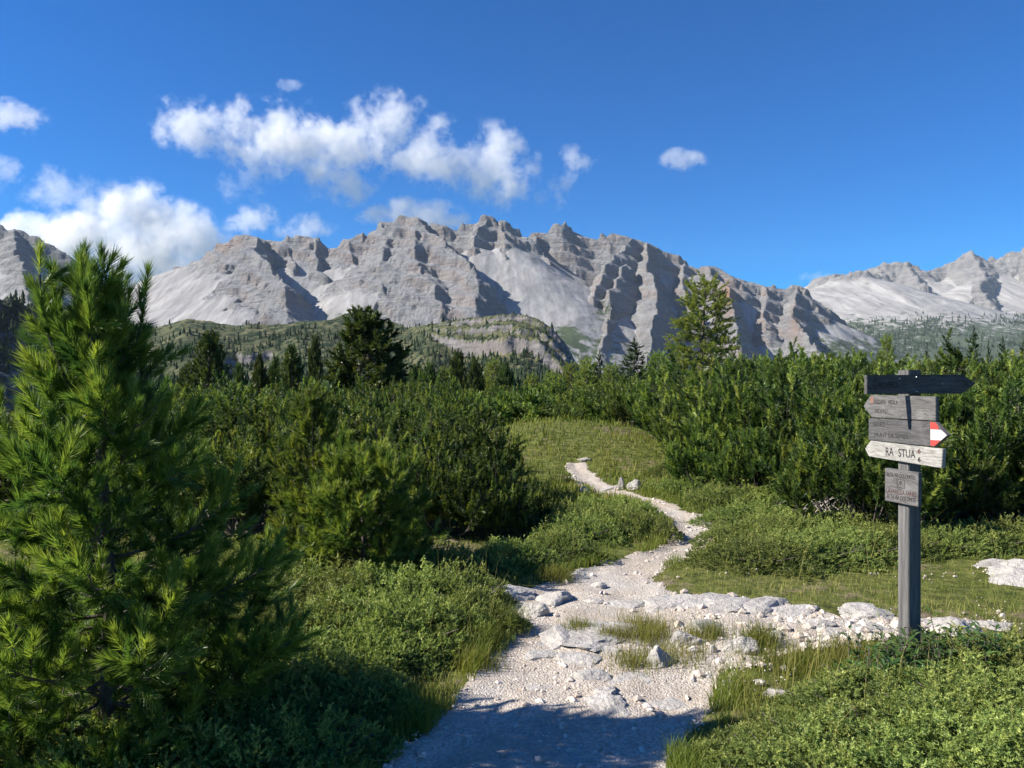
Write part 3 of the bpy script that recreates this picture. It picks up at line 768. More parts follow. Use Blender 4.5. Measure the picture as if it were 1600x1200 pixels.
# top board on the shaded face
u1, n1 = np.array([sin(TA), cos(TA), 0.0]), np.array([cos(TA), -sin(TA), 0.0])
p1 = O_ * np.array([1, 1, 0]) + n1 * (PW / 2 + 0.026)
_p0, _bd, _bn = p0, bdir, bnrm
p0, bdir, bnrm = p1, u1, n1
b1, _ = lit_board('arrow_board', [(1354.5, 586), (1505.5, 585.3), (1525, 600), (1503, 615), (1354.5, 616)], 0.025, m_wood_dark, 'topmost long dark arrow board carved PEDERÜ')
text_at(b1, 'PEDERÜ', 1371.5, 605, 1401.5, 605, 7.5, m_ink, bold=0.0008); text_at(b1, '7A', 1503.5, 604, 1513, 603.6, 8.5, m_ink, bold=0.0005)
stroke(b1, [(1368.5, 587.5), (1368.5, 615.5)], 0.004, m_ink, 'carved_line')
stroke(b1, [(1357.5, 604), (1360, 606.5), (1364, 607.5), (1367, 607.3)], 0.004, m_ink, 'emblem')
stroke(b1, [(1366, 604.5), (1363.5, 603.5), (1364.5, 601), (1366.5, 602), (1366, 604.5)], 0.003, m_ink, 'emblem')
stroke(b1, [(1366.5, 599.5), (1360.5, 596), (1366.5, 592.5)], 0.003, m_ink, 'emblem'); stroke(b1, [(1364, 598), (1364, 594)], 0.003, m_ink, 'emblem')
screw(b1, *uv_of(1432, 589)); screw(b1, *uv_of(1432, 611.5)); screw(b1, *uv_of(1405.5, 591.5), r=0.003); screw(b1, *uv_of(1472.5, 599.5), r=0.003)
p0, bdir, bnrm = _p0, _bd, _bn
# ------------------------------------------------------------------ pines, dwarf pines, junipers
r1 = np.random.default_rng(21)
T_hero = [shoot_template(120, 0.11, 0.066, 0.0040, 0.80, 0.26, r1, pw=0.65) for _ in range(5)]
T_sap = [shoot_template(84, 0.10, 0.058, 0.0055, 0.85, 0.30, r1, pw=0.65) for _ in range(5)]
hb = ground_at(160, 1188)
def R_hero(h): return float(np.interp(h, [0, 0.1, 0.25, 0.45, 0.6, 0.75, 0.88, 1.0], [0.68, 0.72, 0.64, 0.48, 0.34, 0.23, 0.13, 0.05]))
f, w = build_pine(2.04, R_hero, 100, r1, T_hero, spacing=0.060, fol_start=0.2, low_bias=1.22, twig=0.20, h0=0.02, e_low=0.0, e_high=1.0, trunk_r=0.034, leaders=6, tint_mu=0.43, twig_gap=0.065, tip_up=0.9)
plant('stone_pine', f, w, m_cembra, m_bark, 'tall young stone pine with long bright needles filling the left side', 'pine tree', None, tuple(hb))
def R_s1(h): return float(np.interp(h, [0, 0.15, 0.5, 0.8, 1.0], [0.42, 0.45, 0.33, 0.20, 0.07]))
def R_s2(h): return float(np.interp(h, [0, 0.2, 0.6, 1.0], [0.52, 0.56, 0.45, 0.20]))
f, w = build_pine(1.38, R_s1, 62, r1, T_sap, spacing=0.065, twig=0.17, trunk_r=0.02, leaders=2, tint_mu=0.48, twig_gap=0.07)
b = ground_at(492, 890); plant('stone_pine', f, w, m_cembra, m_bark, 'slender pine sapling behind the bushy one, left of the path', 'pine tree', None, tuple(b))
f, w = build_pine(0.84, R_s2, 62, r1, T_sap, spacing=0.06, twig=0.18, trunk_r=0.018, leaders=5, tint_mu=0.52, twig_gap=0.065, e_high=0.9)
b = ground_at(566, 905); plant('stone_pine', f, w, m_cembra, m_bark, 'short bushy pine sapling behind the juniper mat', 'pine tree', None, tuple(b))

def build_mugo(rng, W=1.0, H=1.0, nst=16, templates=None, per=0.085, shoot_scale=1.0, nb=9, q0=0.16):
    """bush of stems that sweep out along the ground and turn up into candles; unit height and half width"""
    wood, pos, dr, sc, tn = [], [], [], [], []
    for s in range(nst):
        az = 2 * pi * s / nst + rng.normal(0, 0.25); out = np.array([cos(az), sin(az), 0])
        reach = W * np.sqrt(rng.uniform(0.02, 1.0)); top = H * rng.uniform(0.70, 1.0) * (1 - 0.52 * (reach / W) ** 2.0); shade = rng.normal(0, 0.13)
        n = 9; t = np.linspace(0, 1, n)
        r = reach * (1 - (1 - t) ** 1.9); z = top * (0.30 * t + 0.70 * t ** 2.2)
        sd = np.array([-out[1], out[0], 0]); wob = rng.normal(0, 0.06) * W
        st = out * r[:, None] + np.array([0, 0, 1]) * z[:, None] + sd * (wob * np.sin(t * 4))[:, None]
        wood.append((st, np.linspace(0.022, 0.002, n)))
        for k in range(nb):
            q = rng.uniform(q0, 1.0) ** 0.85; i = min(int(q * (n - 1)), n - 2)
            p = st[i] + (st[i + 1] - st[i]) * (q * (n - 1) - i)
            a2 = az + rng.normal(0, 1.1); o2 = np.array([cos(a2), sin(a2), 0])
            L = rng.uniform(0.20, 0.46) * (1.2 - 0.5 * q)
            tw = curve_branch(p, o2, L, rng.uniform(0.1, 0.7), rng.uniform(0.9, 1.5), 5, 0.04, rng)
            wood.append((tw, np.linspace(0.005, 0.002, 5)))
            seg = np.linalg.norm(np.diff(tw, axis=0), axis=1).sum(); m = max(2, int(seg / per))
            for u in np.linspace(0.2, 1.0, m + 2):
                j = min(int(u * 4), 3); c = tw[j] + (tw[j + 1] - tw[j]) * (u * 4 - j); tg = tw[j + 1] - tw[j]; tg /= np.linalg.norm(tg)
                d = tg * (1.0 if u > 0.99 else 0.7) + rng.normal(0, 0.2 if u > 0.99 else 0.42, 3) + np.array([0, 0, 0.40])
                pos.append(c); dr.append(d); sc.append(shoot_scale * rng.uniform(0.75, 1.3)); tn.append(np.clip(rng.normal(0.30 + shade + (0.34 if u > 0.99 else 0), 0.16), 0, 1))  # sunlit tips over a dimmer interior, put into the tint
    return shoots_to_mesh(np.array(pos), np.array(dr), np.array(sc), np.array(tn), templates, rng), wood
T_mugo = [shoot_template(60, 0.15, 0.050, 0.0115, 1.05, 0.38, r1) for _ in range(5)]
T_mugo_far = [shoot_template(28, 0.24, 0.085, 0.030, 1.0, 0.35, r1) for _ in range(5)]
MUGO = []
for k in range(4):
    f, w = build_mugo(np.random.default_rng(60 + k), 1.05, 1.75, 22 + 2 * k, T_mugo, 0.080, 1.0, 13, 0.16 + 0.12 * k)
    MUGO.append(plant('dwarf_pine', f, w, m_mugo, m_bark, 'dwarf mountain pine', 'shrub', None, crown='foliage', trunk='stems', first_is_trunk=False))
MUGO_FAR = []
for k in range(3):
    f, w = build_mugo(np.random.default_rng(80 + k), 1.3, 1.75, 26, T_mugo_far, 0.12, 1.1, 10)
    MUGO_FAR.append(plant('dwarf_pine', f, w[:26], m_mugo, m_bark, 'dwarf mountain pine', 'shrub', None, crown='foliage', trunk='stems', first_is_trunk=False))
r2 = np.random.default_rng(5)
def mugo(px, d, top, label, group, w=1.0, far=False):
    """dwarf pine d metres off whose top reaches photograph row `top`"""
    x = (px - CX) / F * d; z = float(ground_z(x, d)); h = EYE + (HOR - top) / F * d - z
    src = (MUGO_FAR if far else MUGO)[r2.integers(0, 3 if far else 4)]
    s = h / 1.72
    w *= r2.uniform(0.85, 1.25)
    return place(src, x, d, s * w if not far else max(s * w, 0.85), r2.random() * 6.28, label, group, sz=s, dz=-0.03)
G1, G2, G3, G4 = 'dwarf pines of the thicket right of the path', 'dwarf pines of the thicket left of the path', 'dwarf pines along the skyline on the right', 'dwarf pines of the scrub before the valley'
front = [  # nearest bushes, each with something to tell it by
  (890, 19.5, 628, 'dwarf pine at the far end of the grassy mound beyond the path'),
  (985, 17.5, 612, 'dwarf pine with bare stems at the back of the grassy mound'),
  (1082, 13.6, 600, 'broad dwarf pine right of the grassy mound, showing pale stems'),
  (1150, 12.2, 585, 'dwarf pine above the bend of the path, bare stems below'),
  (1225, 11.2, 578, 'dwarf pine behind the pile of dead branches'),
  (1300, 10.8, 575, 'dwarf pine left of the signpost in the thicket front'),
  (1352, 8.3, 640, 'low bright dwarf pine directly left of the sign boards'),
  (1395, 10.2, 585, 'dwarf pine directly behind the sign boards'),
  (1480, 9.4, 583, 'dark dwarf pine right of the signpost'),
  (1560, 8.9, 578, 'dwarf pine at the right edge behind the signpost'),
  (1650, 8.7, 570, 'dwarf pine cut by the right edge of the frame'),
  (1115, 11.4, 668, 'low dwarf pine before the thicket, straight above the path bend'),
  (1195, 10.4, 655, 'low dwarf pine before the thicket, left of the dead branches'),
  (1270, 9.9, 672, 'lowest dwarf pine of the thicket front behind the dead branches'),
  (1440, 8.6, 668, 'low dark dwarf pine between the boards and the right edge'),
  (640, 8.6, 668, 'dwarf pine right behind the bushy sapling'),
  (712, 8.4, 684, 'dark dwarf pine between the sapling and the path'),
  (775, 8.2, 722, 'low dwarf pine where the thicket meets the path'),
  (838, 8.9, 742, 'lowest dwarf pine of the left thicket beside the path bend'),
  (450, 8.6, 645, 'dwarf pine left of the slender sapling'),
  (370, 8.2, 652, 'dwarf pine just right of the tall stone pine'),
  (560, 9.6, 632, 'dwarf pine with yellowish tips behind the saplings'),
  (-40, 9.0, 622, 'dwarf pine at the left frame edge behind the tall pine'),
  (50, 10.5, 615, 'dwarf pine behind the left side of the tall pine'),
  (140, 9.6, 622, 'dwarf pine straight behind the trunk of the tall pine'),
  (230, 9.0, 628, 'dwarf pine behind the right side of the tall pine'),
  (1085, 7.2, 848, 'small dwarf pine tuft on the outer side of the path bend'),
]
for px, d, top, lab in front: mugo(px, d, top, lab, G1 if px > 880 else G2, 1.0 if top < 800 else 0.9)
ORD = ['first', 'second', 'third', 'fourth', 'fifth', 'sixth', 'seventh', 'eighth', 'ninth', 'tenth', 'eleventh', 'twelfth', 'thirteenth', 'fourteenth', 'fifteenth', 'sixteenth', 'seventeenth', 'eighteenth', 'nineteenth', 'twentieth']
def ordn(k): return ORD[k] if k < 20 else 'number %d' % (k + 1)
for row, (d0, px0, px1, step, top) in zip(['front', 'second', 'third', 'back'], [(10.6, 300, 770, 74, 628), (12.4, 280, 770, 70, 618), (14.6, 260, 760, 64, 612), (17.5, 250, 760, 60, 608)]):
    for i, px in enumerate(np.arange(px0, px1, step)):
        q = px + r2.normal(0, 12); d = d0 + r2.normal(0, 0.4)
        mugo(q, d, top + r2.normal(0, 11) + 34 * smooth(640, 860, q), 'dwarf pine in the %s row of the left thicket, %s from the tall pine' % (row, ordn(i)), G2, 1.15)
for row, (d0, px0, px1, step, top) in zip(['second', 'third', 'back'], [(13.0, 1200, 1740, 68, 574), (15.2, 1080, 1740, 62, 568), (18.0, 990, 1740, 56, 567)]):
    for i, px in enumerate(np.arange(px0, px1, step)):
        q = px + r2.normal(0, 12); d = d0 + r2.normal(0, 0.4)
        mugo(q, d, top + r2.normal(0, 10) + 14 * smooth(1250, 1000, q), 'dwarf pine in the %s row of the right thicket, %s from the path' % (row, ordn(i)), G1, 1.15)
for d0, px0, px1, step, top in [(21, 640, 1100, 46, 626), (25, 240, 1200, 44, 618), (31, 240, 1740, 44, 611), (38, 220, 1740, 42, 606)]:
    for px in np.arange(px0, px1, step):
        q = px + r2.normal(0, 12); d = d0 + r2.normal(0, 1.2)
        mugo(q, d, top - (44 if q > 1150 else 24 * smooth(900, 1150, q)) + r2.normal(0, 6), 'small distant dwarf pine on the right skyline' if q > 1150 else 'small distant dwarf pine in the scrub before the valley', G3 if q > 1150 else G4, 1.0, far=True)

# junipers: low mats of short blue green sprays
def build_juniper(rng, R=0.6, H=0.30, n=1700, templates=None):
    a = rng.random(n) * 2 * pi; r = R * np.sqrt(rng.random(n)); ed = 1 + 0.16 * np.sin(3 * a + rng.random() * 6) + 0.10 * np.sin(7 * a + rng.random() * 6)
    lay = rng.random(n) ** 0.4; sd = int(rng.integers(999))
    x, y = r * ed * np.cos(a), r * ed * np.sin(a)
    lump = fbm(x * 7 + 5, y * 7, 3, sd)                       # tight clumps with gaps between
    top = H * np.clip(1 - (r / R) ** 3.0, 0.10, 1) * np.clip(0.80 + 0.9 * lump, 0.25, 1.3)
    z = top * (0.5 + 0.5 * lay) - 0.02
    e = 1e-2; gx = (fbm((x + e) * 7 + 5, y * 7, 3, sd) - lump) / e * 0.06; gy = (fbm(x * 7 + 5, (y + e) * 7, 3, sd) - lump) / e * 0.06
    d = np.stack([np.cos(a) * (0.15 + 0.8 * (r / R) ** 2) - gx, np.sin(a) * (0.15 + 0.8 * (r / R) ** 2) - gy, np.full(n, 0.8)], -1) + rng.normal(0, 0.5, (n, 3))
    sc = rng.uniform(0.7, 1.25, n); tn = np.clip(rng.normal(0.38, 0.14, n) + 0.55 * lump + 0.25 * (lay - 0.6), 0, 1)  # gaps and lower sprays tinted darker, as shade laid into the colour
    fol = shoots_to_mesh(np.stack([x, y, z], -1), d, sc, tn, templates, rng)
    wood = []
    for k in range(14):
        q = rng.random() * 6.28; o = np.array([cos(q), sin(q), 0])
        wood.append((curve_branch((0, 0, 0.0), o, R * rng.uniform(0.6, 0.95), 0.25, 0.45, 6, 0.05, rng), np.linspace(0.010, 0.003, 6)))
    return fol, wood
T_jun = [shoot_template(24, 0.046, 0.015, 0.0062, 1.25, 0.6, r1) for _ in range(6)]
JUN = []
for k in range(4):
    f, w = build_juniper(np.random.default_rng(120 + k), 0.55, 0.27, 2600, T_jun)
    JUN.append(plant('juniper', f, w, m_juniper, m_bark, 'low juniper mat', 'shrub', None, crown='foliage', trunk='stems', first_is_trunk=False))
def jun(px, py, s, label, group, sz=None):
    b = ground_at(px, py); src = JUN[r2.integers(0, 4)]
    return place(src, b[0], b[1], s, r2.random() * 6.28, label, group, sz=s if sz is None else sz)
GA, GB, GC, GD = 'juniper mats left of the path', 'juniper mats of the lower right corner', 'juniper mats on the far bank', 'juniper mats inside the path bend'
for px, py, s, lab in [(440, 940, 1.0, 'juniper mat between the tall pine and the saplings'), (530, 950, 1.0, 'yellowish juniper mat in front of the bushy sapling'), (615, 948, 1.0, 'juniper mat below the bushy sapling, middle of the left bank'), (700, 945, 0.9, 'juniper mat nearest the white ledge on the left bank'), (690, 895, 0.8, 'shaded juniper mat with dry stalks beside the saplings'), (760, 900, 0.6, 'small shaded juniper by the left end of the white ledge'), (600, 880, 0.9, 'dark juniper mat right behind the bushy sapling'), (420, 895, 1.0, 'dark juniper mat behind the tall pine, left of the saplings'), (800, 882, 0.75, 'dark juniper mat under the edge of the left thicket'), (340, 900, 1.0, 'juniper mat half hidden by the tall pine'), (395, 985, 1.0, 'juniper mat seen through the lower right branches of the tall pine'), (300, 1010, 1.1, 'juniper mat hidden behind the lower trunk of the tall pine'), (60, 960, 1.2, 'juniper mat behind the pine at the left frame edge'), (190, 970, 1.2, 'juniper mat behind the trunk of the tall pine')]:
    jun(px, py, s, lab, GA)
for px, py, s in [(470, 1010, 1.0), (560, 1005, 1.0), (640, 1000, 0.95), (715, 985, 0.75), (580, 1045, 0.75), (490, 1060, 0.9), (648, 1030, 0.5)]:
    jun(px, py, s, {470: 'sunlit juniper mat beside the tall pine, lower tier', 560: 'sunlit juniper mat in the middle of the left bank', 640: 'sunlit juniper mat right of the middle of the left bank', 715: 'sunlit juniper mat next to the long grass at the path', 580: 'juniper mat at the edge of the pine shadow, middle', 490: 'juniper mat at the edge of the pine shadow, nearest the pine', 648: 'juniper mat at the edge of the pine shadow, nearest the path'}[px], GA)
for i, (px, py, s) in enumerate([(400, 1120, 0.9), (470, 1125, 0.8), (560, 1100, 0.6), (400, 1215, 0.75), (470, 1190, 0.65), (330, 1200, 0.9), (230, 1230, 0.9), (120, 1210, 0.9), (540, 1170, 0.32)]):
    jun(px, py, s, 'shaded juniper mat under the tall pine, ' + ['upper left', 'upper middle', 'upper right', 'lower left of the path', 'lower middle', 'right of the trunk foot', 'below the trunk foot', 'left of the trunk foot', 'small one nearest the path'][i], GA)
for i, (px, py, s) in enumerate([(900, 845, 0.9), (960, 830, 0.9), (1010, 835, 0.7), (930, 812, 0.9), (985, 812, 0.8), (870, 870, 0.8), (880, 825, 0.9)]):
    jun(px, py, s, 'juniper mat inside the path bend, %s of seven from the near side' % ordn([1, 2, 3, 5, 6, 0, 4][i]), GD, s * 1.1)
for i, (px, py, s) in enumerate([(1180, 880, 1.0), (1250, 875, 1.1), (1320, 868, 1.1), (1380, 862, 1.0), (1220, 845, 1.1), (1290, 840, 1.2), (1360, 840, 1.1), (1180, 820, 1.1), (1150, 850, 0.8), (1470, 860, 1.0), (1530, 855, 1.0), (1590, 850, 1.0), (1130, 790, 1.1), (1190, 790, 1.2), (1080, 770, 1.1), (1130, 762, 1.2), (1060, 745, 1.0)]):
    jun(px, py, s, ('low juniper on the bank between path bend and signpost, %s from the turf' % ordn(i if i < 9 else i - 3)) if px < 1420 else 'low dark juniper right of the signpost, %s from the post' % ordn(i - 9), GC, s * 0.85)
for i, (px, py, s) in enumerate([(1170, 1195, 0.5), (1250, 1150, 0.42), (1320, 1120, 0.6), (1260, 1235, 0.7), (1330, 1200, 0.85), (1430, 1150, 1.0), (1520, 1120, 1.0), (1420, 1230, 1.0), (1530, 1200, 1.0), (1610, 1150, 1.0), (1600, 1060, 0.9), (1540, 1050, 0.8), (1620, 1240, 1.0), (1375, 1075, 0.5), (1290, 1085, 0.3)]):
    jun(px, py, s, 'juniper mat in the lower right corner, %s' % ['nearest the path', 'second up along the path edge', 'third up along the path edge', 'bottom left one', 'bottom one right of the path', 'in front of the signpost foot', 'right of the signpost foot', 'bottom one below the signpost', 'bottom one right of the signpost', 'at the right frame edge', 'highest at the right frame edge', 'high one beside the right edge', 'lowest at the right frame edge', 'small one left of the signpost foot', 'smallest one beside the gravel'][i], GB, s * 0.78)
# ------------------------------------------------------------------ rocks and gravel
import bmesh
def mat_rock():
    t = NT('pale_limestone'); p = t.pos()
    n1 = t.noise(7, 6, 0.6, p); n2 = t.noise(40, 6, 0.68, p); n3 = t.noise(14, 5, 0.7, p)
    c = t.mix(t.maprange(n1, 0.35, 0.65), (0.34, 0.322, 0.30), (0.50, 0.475, 0.445))
    c = t.mix(t.math('MULTIPLY', t.maprange(n2, 0.5, 0.68), 0.6), c, (0.27, 0.255, 0.24))
    c = t.mix(t.math('MULTIPLY', t.maprange(n3, 0.56, 0.66), 0.55), c, (0.20, 0.195, 0.185))
    h = t.math('ADD', n2, t.math('MULTIPLY', n3, 1.2))
    return t.finish(c, 0.9, 0.15, t.bump(h, 0.022, 0.95))
m_rock = mat_rock()
m_rock_pink = NT('pink_limestone'); _n = m_rock_pink.noise(30, 5, 0.6, m_rock_pink.pos())
m_rock_pink = m_rock_pink.finish(m_rock_pink.mix(m_rock_pink.maprange(_n, 0.4, 0.6), (0.58, 0.36, 0.31), (0.62, 0.52, 0.46)), 0.9, 0.15)
def rock_mesh(seed, flatness=0.5, sub=4, planes=13, rough=0.14):
    """cracked limestone block in a unit box (half sizes about 1, 1, flatness), base at z = 0"""
    rg = np.random.default_rng(seed)
    bm = bmesh.new(); bmesh.ops.create_icosphere(bm, subdivisions=sub, radius=1.0)
    V = np.array([v.co[:] for v in bm.verts]); T = np.array([[v.index for v in f.verts] for f in bm.faces]); bm.free()
    n = rg.normal(0, 1, (planes, 3)); n /= np.linalg.norm(n, axis=1, keepdims=True); d = rg.uniform(0.50, 0.86, planes)
    r = np.min(np.where(V @ n.T > 1e-3, d / np.maximum(V @ n.T, 1e-3), 9), 1); r = np.minimum(r, 1.05)
    V = V * r[:, None]
    s = seed * 3.7
    nz = fbm(V[:, 0] * 2.2 + s, V[:, 1] * 2.2 + V[:, 2] * 3.1, 4, seed) + 0.5 * ridged(V[:, 0] * 3 + V[:, 2] * 5 + s, V[:, 1] * 3, 3, seed + 1) - 0.4
    V = V * (1 + rough * nz)[:, None]
    V[:, 2] *= flatness
    return V, T
def rock(px, py, wpx, hpx, label, seed, rz=0.0, depth=0.8, mat=None, sub=4, group='pale limestone rocks along the path', sink=0.45):
    b = ground_at(px, py); k = b[1] / F
    w, h = wpx * k / 2 * 1.15, hpx * k
    V, T = rock_mesh(seed, 1.0, sub)
    V = V * np.array([w, w * depth, h / (2 * (1 - sink)) * 1.25])
    c, s = cos(rz), sin(rz); V = np.stack([V[:, 0] * c - V[:, 1] * s, V[:, 0] * s + V[:, 1] * c, V[:, 2]], -1)
    V[:, 2] += h / (2 * (1 - sink)) * 1.25 * (1 - 2 * sink)
    o = link('rock', np_mesh('rock', V, T, mat or m_rock, smooth_shade=False), None, tuple(b), label, 'rock', group)
    return o
ROCKS = [
  (928, 985, 84, 22, 'broad flat limestone slab in the middle of the path fork', 1.3),
  (882, 998, 74, 20, 'long sloping limestone slab on the left half of the path', 1.0),
  (952, 1014, 44, 18, 'wedge of limestone below the broad slab in the fork', 0.8),
  (1031, 1040, 46, 36, 'upright pale boulder at the front of the grassy patch', 0.8),
  (1077, 1008, 52, 24, 'cracked pale rock at the upper edge of the grassy patch', 0.8),
  (1114, 986, 52, 30, 'grey pitted rock behind the grassy patch near the ledge', 0.9),
  (1162, 1020, 54, 26, 'humped pale rock at the right end of the grassy patch', 0.8),
  (1112, 1022, 22, 18, 'small upright stone between the cracked and the humped rock', 0.8),
  (1138, 1078, 30, 14, 'small flat stone alone on the gravel right of the path', 0.8),
  (1217, 1088, 42, 10, 'low pale rock at the edge of the right hand juniper', 0.7),
  (1212, 1102, 22, 8, 'little pale stone just below the low rock by the juniper', 0.7),
  (950, 1082, 28, 26, 'rough knob of bedrock in the middle of the path', 1.2),
  (955, 1108, 50, 18, 'low bedrock rib running down the middle of the path', 1.4),
  (926, 1060, 38, 16, 'small pale outcrop above the bedrock rib', 1.0),
  (866, 1080, 64, 6, 'flat worn bedrock patch flush with the left of the path', 0.9),
  (1057, 1098, 54, 9, 'flat stone sunk in the gravel right of the bedrock rib', 0.8),
  (810, 1180, 54, 6, 'flat shaded stone in the path at the bottom of the picture', 0.7),
  (856, 1182, 28, 6, 'smaller flat stone right of the flat shaded one', 0.8),
  (800, 924, 70, 22, 'left end block of the white ledge beside the juniper', 0.8),
  (856, 938, 54, 24, 'grey pitted block of the ledge at the left side of the path', 0.9),
  (836, 962, 46, 20, 'low white block below the pitted one at the left path edge', 0.9),
  (902, 902, 36, 12, 'flat grey stone in the shade at the left path edge', 0.8),
  (932, 918, 28, 10, 'small rounded stone half shaded in the path', 0.8),
  (926, 940, 26, 12, 'small knobby stone in the path above the broad slab', 0.8),
  (985, 946, 60, 16, 'ledge block in the middle where the path meets the ledge', 0.8),
  (1045, 944, 84, 22, 'pitted ledge block at the tip of the right hand turf', 0.7),
  (1120, 942, 104, 22, 'longest smooth block of the white ledge below the right turf', 0.6),
  (1190, 948, 90, 18, 'smooth ledge block with a grass tuft on top', 0.6),
  (1245, 956, 70, 14, 'low right end block of the long white ledge', 0.6),
  (1275, 980, 60, 14, 'rubbly white block at the right of the side path', 0.7),
  (1342, 958, 76, 18, 'rounded pale rock left of the signpost', 0.7),
  (1366, 982, 60, 16, 'low white rock just left of the foot of the signpost', 0.6),
  (1452, 974, 60, 22, 'white rock just right of the foot of the signpost', 0.7),
  (1496, 990, 96, 30, 'large smooth white rock right of the signpost', 0.6),
  (1545, 975, 60, 14, 'narrow white rock at the far right of the signpost rocks', 0.5),
  (1600, 903, 64, 20, 'bright cracked outcrop cut by the right edge of the frame', 0.8),
  (1566, 894, 40, 14, 'small white outcrop block just left of the cracked outcrop', 0.8),
  (1588, 884, 46, 14, 'white outcrop block behind the cracked outcrop at the right edge', 0.8),
  (1552, 880, 54, 9, 'pale slab left of the cracked outcrop at the right edge', 0.7),
  (1064, 852, 20, 9, 'small white stone on the inner side of the path bend', 0.8),
  (972, 764, 13, 18, 'pointed white stone standing beside the far path', 0.7),
  (994, 764, 26, 14, 'white notched stone right of the pointed one by the far path', 0.7),
  (859, 815, 15, 11, 'small white stone half hidden in the inner juniper', 0.8),
  (955, 757, 32, 6, 'low white ledge left of the pointed stone by the far path', 0.5),
  (912, 740, 24, 5, 'farthest white stone strip above the far path', 0.5),
  (846, 1020, 58, 12, 'long worn bedrock slab at the left edge of the sunny path', 1.0),
  (905, 1030, 50, 10, 'low bedrock slab in the path left of the grassy patch', 1.0),
  (985, 1064, 52, 9, 'worn bedrock plate between the boulder and the path middle', 1.0),
  (900, 1120, 60, 6, 'flat bedrock plate at the upper edge of the pine shadow', 1.0),
  (985, 1130, 56, 7, 'flat bedrock plate right of the middle in the pine shadow', 1.0),
  (740, 1130, 40, 6, 'flat shaded slab at the left edge of the path', 0.9),
  (920, 1180, 44, 6, 'flat shaded slab in the middle of the path at the bottom', 0.9),
  (1210, 995, 34, 10, 'flat rubble stone in the side path', 0.8),
  (1300, 995, 40, 12, 'white rubble stone near the end of the side path', 0.8),
]
for i, (px, py, w, h, lab, dep) in enumerate(ROCKS):
    ledge = 'ledge' in lab or 'slab' in lab or 'bedrock' in lab or 'signpost' in lab or 'outcrop' in lab
    rock(px, py + (2 if ledge else 0), w * (1.42 if ledge else 1.0), h * (0.60 if ledge else 0.9), lab, 200 + i, (i * 0.37) % 0.5 - 0.25, dep * (1.15 if ledge else 1.0), sub=4 if w > 35 else 3, sink=0.62 if ledge else 0.5)
rock(915, 771, 24, 8, 'pinkish stone lying beside the far path', 300, 0.1, 0.7, m_rock_pink, 3)

def scatter_stones(name, n, sampler, size, seed, mat):
    rg = np.random.default_rng(seed)
    base = []
    for k in range(6):
        V, T = rock_mesh(400 + k, 0.7, 1, 7, 0.0); base.append((V, T))
    x, y, sz = sampler(rg, n); z = ground_z(x, y)
    Vs, Ts, o = [], [], 0
    wh = rg.integers(0, 6, len(x)); a = rg.random(len(x)) * 6.28; tl = rg.normal(0, 0.25, len(x))
    for k, (V, T) in enumerate(base):
        i = np.nonzero(wh == k)[0]
        c, s = np.cos(a[i])[:, None], np.sin(a[i])[:, None]
        asp = rg.uniform(0.6, 1.1, len(i))[:, None]
        vx, vy = V[None, :, 0], V[None, :, 1] * asp
        P_ = np.stack([vx * c - vy * s, vx * s + vy * c, np.repeat(V[None, :, 2], len(i), 0)], -1) * sz[i][:, None, None]
        P_ += np.stack([x[i], y[i], z[i] + 0.008 + 0.15 * sz[i]], -1)[:, None, :]
        Vs.append(P_.reshape(-1, 3)); Ts.append((T[None] + (np.arange(len(i)) * len(V))[:, None, None]).reshape(-1, 3) + o); o += P_.shape[0] * P_.shape[1]
    V = np.concatenate(Vs); T = np.concatenate(Ts)
    return link(name, np_mesh(name, V, T, mat), kind='stuff', label='loose pale limestone gravel on the path')
def mat_gravel():
    t = NT('loose_gravel'); p = t.pos(); n = t.n('ShaderNodeTexWhiteNoise'); 
    v = t.n('ShaderNodeTexVoronoi', ins={'Vector': p, 'Scale': 22.0})
    c = t.ramp(v.outputs['Color'], [(0.1, (0.30, 0.255, 0.215)), (0.5, (0.47, 0.41, 0.355)), (0.9, (0.62, 0.58, 0.53))])
    return t.finish(c, 0.9, 0.15, t.bump(t.noise(120, 3, 0.6, p), 0.004, 0.7))
m_gravel = mat_gravel()
def path_sampler(rg, n):
    y = 1 / rg.uniform(1 / 13.5, 1 / 2.7, n * 2); u = rg.random(n * 2) * 1.12 - 0.06
    l, r = np.interp(y, PATH[:, 2], PATH[:, 0]), np.interp(y, PATH[:, 2], PATH[:, 1])
    x = l + (r - l) * u
    m = (fbm(x * 1.8, y * 1.8, 3, 31) + rg.normal(0, 0.25, len(x))) > -0.05
    # right hand side is stonier
    x, y = x[m][:n], y[m][:n]
    sz = 0.0038 * np.exp(rg.exponential(0.42, len(x))); return x, y, np.minimum(sz, 0.035)
def spur_sampler(rg, n):
    t = rg.random(n) ** 0.9; u = rg.random(n) * 1.1 - 0.05; i = t * (len(A) - 1)
    ax = np.stack([np.interp(i, np.arange(len(A)), A[:, k]) for k in (0, 1)], -1); bx = np.stack([np.interp(i, np.arange(len(A)), B[:, k]) for k in (0, 1)], -1)
    q = ax + (bx - ax) * u[:, None]
    return q[:, 0], q[:, 1], np.minimum(0.0055 * np.exp(rg.exponential(0.55, n)), 0.05)
def loose_sampler(rg, n):
    px = rg.uniform(990, 1600, n); py = rg.uniform(880, 1090, n); d = EYE * F / (py - HOR)
    x, y = (px - CX) / F * d, d
    m = fbm(x * 1.3, y * 1.3, 3, 37) > 0.12
    return x[m], y[m], np.minimum(0.005 * np.exp(rg.exponential(0.5, m.sum())), 0.03)
scatter_stones('gravel', 7000, path_sampler, None, 9, m_gravel)
scatter_stones('gravel', 2800, spur_sampler, None, 10, m_gravel)
scatter_stones('gravel', 900, loose_sampler, None, 12, m_gravel)

